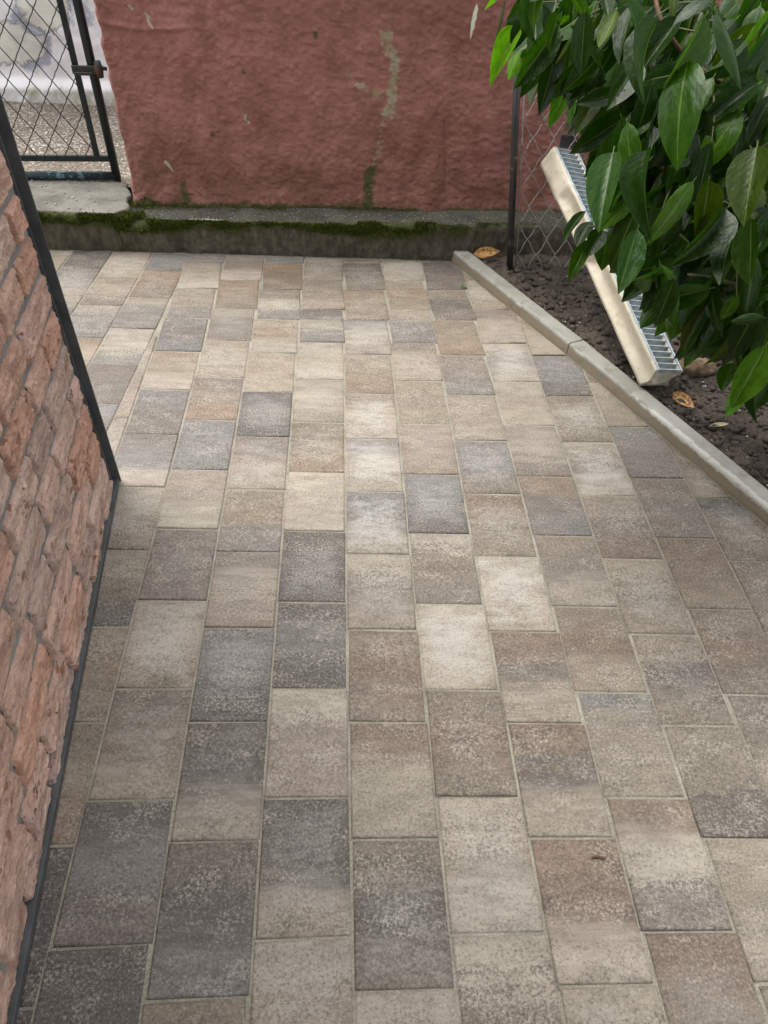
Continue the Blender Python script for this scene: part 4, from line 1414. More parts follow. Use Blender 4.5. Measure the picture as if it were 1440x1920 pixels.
def channel_body():
    st = [0, 0.006, 0.02, 0.40, 0.62, 0.640, 0.650, 0.662, 0.672, 0.70, 0.96, 1.00, 1.03, 1.06, 1.16, 1.19, 1.215, CL - 0.004, CL]
    blk = [0.0, 0.0, 0.0, 0.0, 0.0, 0.4, 0.95, 0.95, 0.4, 0.0, 0.0, 0.2, 0.85, 1.0, 1.0, 0.9, 0.75, 0.9, 0.9]
    ss = np.unique(np.r_[np.linspace(0, CL, 70), st])
    mb = MB()
    vs, rows = [], []
    for s in ss:
        k = float(np.interp(s, st, blk))
        left = [(-0.006, 0.000), (-0.008, 0.010), (-0.006 - 0.006 * k, 0.016), (0.004 - 0.018 * k, 0.034), (0.012 - 0.030 * k, 0.058), (0.012 - 0.032 * k, 0.074), (0.000 - 0.020 * k, 0.084), (-0.010 - 0.008 * k, 0.090), (-0.011 - 0.006 * k, 0.104)]
        wv = 0.0012 * math.sin(s * 23.0)
        left = [(x + wv, d) for x, d in left]
        right = [(CWID - x, d) for x, d in left[::-1]]
        inner = [(CWID - 0.010, 0.002), (CWID - 0.014, 0.060), (CWID * 0.5 + 0.02, 0.084), (CWID * 0.5 - 0.02, 0.084), (0.014, 0.060), (0.010, 0.002)]
        ring = left + right + inner
        rows.append([len(vs) + i for i in range(len(ring))])
        vs += [cp(s, x, d) for x, d in ring]
    fs = []
    n = len(rows[0])
    for a, b in zip(rows[:-1], rows[1:]):
        for i in range(n):
            fs.append((a[i], a[(i + 1) % n], b[(i + 1) % n], b[i]))
    # end faces: strips between outer and inner outline
    for R in (rows[0], rows[-1]):
        o = R[:18]
        i_ = R[18:]
        T = [(0, 1, 'e'), (1, 2, 'e'), (2, 3, 'e'), (3, 'd', 'e'), (3, 4, 'd'), (4, 5, 'd'), (5, 6, 'd'), (6, 'c', 'd'), (6, 7, 'c'), (7, 8, 'c'), (8, 9, 'b', 'c'),
             (9, 10, 'b'), (10, 11, 'b'), (11, 'a', 'b'), (11, 12, 'a'), (12, 13, 'a'), (13, 14, 'a'), (14, '_', 'a'), (14, 15, '_'), (15, 16, '_'), (16, 17, '_')]
        for q in T:
            fs.append(tuple(i_['_abcde'.index(k)] if isinstance(k, str) else o[k] for k in q))
    mb.add(vs, fs)
    me = mb.mesh('channel_body')
    for q in me.polygons:
        q.use_smooth = len(q.vertices) == 4
    return link('channel_body', me, M['polymer'])
at(channel_body(), channel)
HALF = CL / 2
for gi in range(2):
    s0, s1 = gi * HALF + 0.002, (gi + 1) * HALF - 0.002
    mb = MB()
    sm, sl = (s0 + s1) / 2, (s1 - s0) / 2
    for x in (0.004, CWID - 0.004):
        mb.box(cp(sm, x, 0.008), CA * sl, CW * 0.0042, CN * 0.0115)
    gr = at(link('grate', mb.mesh('grate'), M['galv']), channel)
    nb = int((s1 - s0) / 0.0285)
    bar_me = None
    for i in range(nb + 1):
        s = s0 + 0.004 + (s1 - s0 - 0.008) * i / nb
        if bar_me is None:
            mb = MB()
            mb.box(Vector((0, 0, 0)), CA * 0.0019, CW * (CWID / 2 - 0.008), CN * 0.0012)
            mb.box(-CN * 0.0125, CA * 0.0010, CW * (CWID / 2 - 0.0082), CN * 0.0115)
            bar_me = mb.mesh('grate_bar')
            bar_me.materials.append(M['galv'])
        bo = link('bar', bar_me, None, gr)
        bo.location = cp(s, CWID / 2, 0.0) - channel.location - gr.location
        if s > s1:
            break

# ------------------------------------------------------------------ SMALL THINGS ON THE GROUND
def lump(name, loc, size, mat, seed, sub=4, label=None, cat=None, amp=0.35):
    v, f = ico(sub)
    n = fbm(v[:, 0] * 1.6 + seed, v[:, 1] * 1.6, v[:, 2] * 1.6, 4, seed) - 0.5
    n2 = np.abs(fbm(v[:, 0] * 3 + seed, v[:, 1] * 3, v[:, 2] * 3, 3, seed + 3) - 0.5)
    v = v * (1 + amp * 2 * n - 0.5 * n2)[:, None] * np.array(size)
    o = link(name, mesh_np(name, v, f, True), mat)
    o.location = loc
    return tag(o, label, cat)
lump('rock', (1.478, 1.07, 0.062), (0.085, 0.045, 0.046), M['rock'], 5, label='brown jagged rock on the soil by the channel end', cat='rock')
lump('pebble', (1.492, 0.985, 0.034), (0.011, 0.020, 0.012), M['pebble'], 9, 3, 'small pale pebble in front of the brown rock', 'pebble', 0.15)

def leaf_mesh(seed, fold=0.25, droop=0.25, curl=0.0, nseg=12, na=6, pet=0.07, shape=0.42):
    """unit leaf: length 1 along +y, half width 0.5 at its widest, face up +z; stalk below y = 0"""
    vs, uvs, fs = [], [], []
    for i in range(nseg + 1):
        t = i / nseg
        # widest beyond the middle, pointed tip
        w = (math.sin(math.pi * t ** 0.80)) ** 0.78 if 0 < t < 1 else 0.0
        w *= 1.0 if t < 0.86 else 1 - 0.25 * ((t - 0.86) / 0.14)
        w = max(w, 0.02)
        bend = -droop * (t ** 2)
        for j in range(na + 1):
            a = j / na * 2 - 1
            x = a * 0.5 * w
            z = bend + fold * abs(x) - curl * (abs(a) ** 2) * w * 0.25 + 0.012 * math.sin(t * 26 + seed) * a * a * w
            y = t * (1 - 0.12 * droop)
            vs.append((x, y, z))
            uvs.append((0.5 + a * 0.5, t))
    for i in range(nseg):
        for j in range(na):
            a = i * (na + 1) + j
            fs.append((a, a + 1, a + na + 2, a + na + 1))
    o = len(vs)
    for sgn in (-1, 1):                                # stalk: a narrow strip with a fold
        vs += [(sgn * 0.016, 0.03, 0.004), (sgn * 0.013, -pet, 0.01 + pet * 0.2)]
        uvs += [(0.5, 0.02), (0.5, 0.0)]
    fs.append((o, o + 2, o + 3, o + 1))
    return vs, uvs, fs

def leaf_to_mesh(name, vs, uvs, fs, mat):
    me = bpy.data.meshes.new(name)
    me.from_pydata(vs, [], fs)
    uvl = me.uv_layers.new(name='UVMap')
    for lp_ in me.loops:
        uvl.data[lp_.index].uv = uvs[lp_.vertex_index]
    for q in me.polygons:
        q.use_smooth = True
    me.update()
    me.materials.append(mat)
    return me

def dead_leaf(name, loc, length, width, rot, label, tint=None, droop=-0.35, fold=0.5):
    vs, uvs, fs = leaf_mesh(3, fold, droop, 0.0, 12, 6)
    me = leaf_to_mesh(name, [(x * width, y * length, z * length * 0.5) for x, y, z in vs], uvs, fs, tint or M['dead'])
    o = link(name, me)
    o.location = loc
    o.rotation_euler = rot
    return tag(o, label, 'dead leaf', 'dead laurel leaves on the soil')
dead_leaf('dead_leaf', (0.672, 2.145, 0.055), 0.125, 0.058, (0.12, 0.75, -1.50), 'yellow speckled dead leaf at the far end of the kerb')
dead_leaf('dead_leaf', (1.325, 0.900, 0.045), 0.110, 0.050, (-0.20, 0.55, -2.62), 'yellow brown dead leaf tucked against the kerb edge')
red = mat_paint('red_leaf', (0.38, 0.13, 0.07), 0.5, 0.6, (0.2, 0.07, 0.03), sc=4.0)
dead_leaf('dead_leaf', (1.53, 1.20, 0.055), 0.085, 0.040, (0.2, 0.1, -1.3), 'reddish dead leaf on the soil just beyond the rock', red)
dead_leaf('dead_leaf', (1.395, 0.665, 0.050), 0.070, 0.020, (0.0, 0.2, -1.5), 'thin pale dry leaf lying beside the kerb', mat_paint('straw_leaf', (0.42, 0.36, 0.22), 0.6))
mb = MB()
mb.tube([(0.540, -0.958, 0.003), (0.553, -0.955, 0.005), (0.568, -0.960, 0.003), (0.574, -0.957, 0.003)], [0.0022, 0.0036, 0.0032, 0.0012], 7)
tag(link('twig', mb.mesh('twig', True), M['bark']), 'short brown bit of twig lying on a paver joint', 'twig')
weed = MB()
wr = random.Random(5)
for i in range(9):
    a = wr.uniform(0, 6.28)
    l = wr.uniform(0.012, 0.026)
    base = Vector((0.590, 1.868, -0.003))
    tip = base + Vector((math.cos(a) * l, math.sin(a) * l, wr.uniform(0.006, 0.02)))
    sd_ = Vector((-math.sin(a), math.cos(a), 0)) * 0.0035
    mid = base.lerp(tip, 0.5) + Vector((0, 0, 0.006))
    weed.add([base, mid + sd_, tip, mid - sd_], [(0, 1, 2, 3)])
tag(link('weed', weed.mesh('weed'), M['weed']), 'tiny green weed sprouting from a paver joint near the kerb', 'plant')

# ------------------------------------------------------------------ MOSS
def moss(name, pts, nrm, size, seed, cols):
    r = np.random.default_rng(seed)
    n = len(pts)
    pts = np.asarray(pts, float)
    nrm = np.asarray(nrm, float)
    d = nrm + r.normal(0, 0.55, (n, 3))
    d /= np.linalg.norm(d, axis=1)[:, None]
    s = size * r.uniform(0.5, 1.5, n)[:, None]
    a = np.cross(d, r.normal(0, 1, (n, 3)))
    a /= np.linalg.norm(a, axis=1)[:, None]
    V = np.stack([pts - a * s * 0.30, pts + a * s * 0.30, pts + d * s], 1).reshape(-1, 3)
    F = np.arange(3 * n).reshape(-1, 3)
    me = mesh_np(name, V, F, False)
    c0, c1 = np.array(cols[0]), np.array(cols[1])
    k = (r.random(n) ** 1.5)[:, None]
    C = np.repeat(c0 * (1 - k) + c1 * k, 3, 0)
    ca = me.color_attributes.new('tint', 'FLOAT_COLOR', 'POINT')
    ca.data.foreach_set('color', np.c_[C, np.ones(len(C))].astype(np.float32).ravel())
    return link(name, me, M['moss'], kind='stuff')
r = np.random.default_rng(101)
P_, N_ = [], []
for Bm, Mm, xmax, cnt in ((LEDGE_B, LEDGE_M, 1.25, 52000), (SLAB_B, SLAB_M, 9.0, 30000)):
    du = np.gradient(Bm, axis=0)
    dv = np.gradient(Bm, axis=1)
    nn = np.cross(dv, du)
    nn /= np.linalg.norm(nn, axis=-1)[..., None] + 1e-9
    nn = nn * np.where((nn[..., 2] - nn[..., 1]) < 0, -1, 1)[..., None]
    # thick cushions along the upper arris, thinner lower down
    cl = fbm(Bm[..., 0] * 9, Bm[..., 2] * 22, Bm[..., 1] * 9, 4, 103)
    zt = Bm[..., 2] - 0.026 * Bm[..., 0] * (xmax < 5)
    wgt = sstep(0.45, 0.95, Mm) * sstep(0.46, 0.62, cl + 0.13 * sstep(0.13, 0.175, zt)) * sstep(xmax, xmax - 0.6, Bm[..., 0]) * (0.06 + 0.94 * sstep(0.105, 0.165, zt))
    w_ = wgt.ravel() / wgt.sum()
    idx = r.choice(len(w_), cnt, p=w_)
    P_.append(Bm.reshape(-1, 3)[idx] + r.normal(0, 0.0022, (cnt, 3)))
    N_.append(nn.reshape(-1, 3)[idx] + np.array([0, -0.2, 0.45]))
n = 16000                                              # along the foot of the terracotta wall
x = r.uniform(-1.04, 1.2, n)
d = 0.198 - r.random(n) ** 2 * 0.05
near = np.maximum(np.exp(-((x - 0.12) / 0.09) ** 2), np.exp(-((x + 0.93) / 0.12) ** 2))
keep = r.random(n) < np.clip(sstep(0.50, 0.66, fbm(x * 6, 0.4, 0, 4, 105)) * 0.6 + near * 0.6, 0, 1)
z = 0.186 + 0.026 * x + near * r.random(n) ** 2 * 0.05
b = np.stack([LEDGE_D.x * x + LEDGE_N.x * (LEDGE_Y + d) + UP.x * z, LEDGE_D.y * x + LEDGE_N.y * (LEDGE_Y + d) + UP.y * z, z], -1)
P_.append(b[keep])
N_.append(np.repeat(np.array([[0, -0.7, 0.7]]), keep.sum(), 0))
n = 9000                                               # in the gap where slab, wall and ledge meet
x = r.normal(-1.0, 0.045, n)
d = np.abs(r.normal(0.03, 0.08, n))
z = 0.160 + 0.022 * r.random(n)
keep = fbm(x * 20, d * 20, 0, 3, 107) > 0.47
b = np.stack([LEDGE_D.x * x + LEDGE_N.x * (LEDGE_Y + d) + UP.x * z, LEDGE_D.y * x + LEDGE_N.y * (LEDGE_Y + d) + UP.y * z, z], -1)
P_.append(b[keep])
N_.append(np.repeat(np.array([[0, -0.5, 1.0]]), keep.sum(), 0))
moss('moss', np.concatenate(P_), np.concatenate(N_), 0.0068, 108, ((0.030, 0.042, 0.007), (0.175, 0.215, 0.026)))

# ------------------------------------------------------------------ LAUREL BUSH
LEAVES = """0.304 0.688 1.364 0.263 0.605 1.3 0.011 s;0.373 0.624 1.408 0.313 0.589 1.362 0.035 l;0.366 0.617 1.386 0.336 0.519 1.301 0.008 o;0.462 0.703 1.385 0.418 0.61 1.324 0.056 k;0.41 0.639 1.357 0.378 0.58 1.295 0.033 d;0.369 0.409 1.358 0.296 0.336 1.277 0.051 l;0.418 0.567 1.303 0.375 0.523 1.232 0.052 l;0.385 0.314 1.392 0.364 0.173 1.31 0.036 k;0.464 0.357 1.4 0.379 0.236 1.318 0.041 g;0.545 0.629 1.31 0.501 0.5 1.243 0.05 o;0.467 0.442 1.292 0.424 0.378 1.2 0.064 o;0.531 0.48 1.239 0.484 0.397 1.154 0.044 l;0.55 0.501 1.213 0.522 0.42 1.155 0.039 l;0.601 0.664 1.406 0.578 0.631 1.351 0.055 g;0.491 0.608 1.394 0.442 0.579 1.333 0.049 d;0.529 0.24 1.449 0.435 0.154 1.382 0.039 g;0.664 0.59 1.383 0.607 0.459 1.309 0.067 d;0.583 0.381 1.329 0.518 0.339 1.242 0.053 k;0.588 0.371 1.251 0.548 0.265 1.166 0.052 d;0.647 0.53 1.299 0.616 0.443 1.213 0.054 d;0.599 0.297 1.243 0.54 0.196 1.162 0.028 g;0.57 0.449 1.19 0.591 0.4 1.112 0.044 o;0.634 0.284 1.438 0.541 0.251 1.371 0.042 g;0.527 -0.069 1.47 0.449 -0.14 1.364 0.059 d;0.631 0.232 1.362 0.606 0.137 1.272 0.042 k;0.91 0.679 1.394 0.811 0.643 1.368 0.036 d;0.629 -0.023 1.473 0.57 -0.095 1.362 0.073 m;0.792 0.559 1.319 0.744 0.479 1.229 0.055 o;0.603 -0.072 1.408 0.54 -0.227 1.286 0.091 m;0.755 0.436 1.264 0.733 0.362 1.171 0.049 k;0.659 0.001 1.478 0.737 -0.092 1.386 0.06 d;1.009 0.653 1.451 0.957 0.544 1.396 0.082 o;0.876 0.08 1.312 0.749 0.076 1.296 0.069 d;0.932 0.423 1.37 0.889 0.341 1.282 0.041 d;0.824 0.168 1.287 0.766 0.068 1.207 0.06 d;0.458 -0.198 1.274 0.416 -0.328 1.179 0.062 g;0.507 -0.094 1.299 0.506 -0.184 1.206 0.052 m;0.603 0.252 1.184 0.536 0.178 1.107 0.051 d;0.531 -0.194 1.281 0.482 -0.297 1.168 0.061 d;0.606 -0.246 1.244 0.537 -0.317 1.154 0.04 m;0.594 0.295 0.981 0.533 0.263 0.917 0.031 g;0.599 0.25 0.972 0.565 0.206 0.919 0.049 d;0.599 0.23 0.931 0.546 0.156 0.851 0.041 m;0.611 0.183 0.979 0.568 0.126 0.93 0.046 d;0.63 0.201 0.966 0.619 0.12 0.913 0.062 m;0.497 -0.316 1.177 0.465 -0.387 1.081 0.051 g;0.722 0.182 0.929 0.713 0.105 0.857 0.041 o;0.78 0.235 0.93 0.752 0.216 0.898 0.019 m;0.79 0.199 0.932 0.734 0.147 0.909 0.018 l;0.668 -0.177 1.225 0.669 -0.239 1.122 0.052 o;0.855 0.276 1.008 0.787 0.198 0.939 0.055 d;0.742 -0.035 1.061 0.653 -0.132 0.998 0.062 g;0.707 -0.241 1.309 0.674 -0.346 1.207 0.074 o;0.726 -0.278 1.193 0.736 -0.351 1.093 0.071 d;0.867 0.382 1.137 0.856 0.328 1.076 0.082 d;0.992 0.182 0.926 0.939 0.119 0.87 0.06 d;0.926 0.235 0.986 0.936 0.177 0.919 0.041 d;0.959 0.337 1.1 0.934 0.334 1.046 0.041 d;0.74 -0.035 0.953 0.645 -0.134 0.893 0.061 g;0.8 0.02 0.908 0.753 -0.082 0.831 0.062 m;0.872 0.068 0.866 0.853 0.026 0.784 0.048 k;0.974 0.109 0.879 0.905 0.014 0.815 0.062 d;0.973 0.065 0.872 0.982 0.02 0.803 0.054 m;0.902 0.049 0.772 0.844 -0.01 0.723 0.055 m;0.936 0.025 0.78 0.924 -0.008 0.718 0.06 g;0.998 0.053 0.813 0.948 -0.016 0.781 0.068 d;1.044 -0.001 0.783 0.991 -0.094 0.714 0.081 m;0.989 0.019 0.707 0.943 -0.046 0.666 0.053 m;0.97 -0.092 0.712 0.935 -0.153 0.655 0.043 l;1.021 -0.02 0.716 0.981 -0.037 0.67 0.027 o;1.075 -0.011 0.697 1.06 -0.079 0.609 0.05 d;1.071 0.07 0.791 1.039 0.049 0.723 0.056 d"""
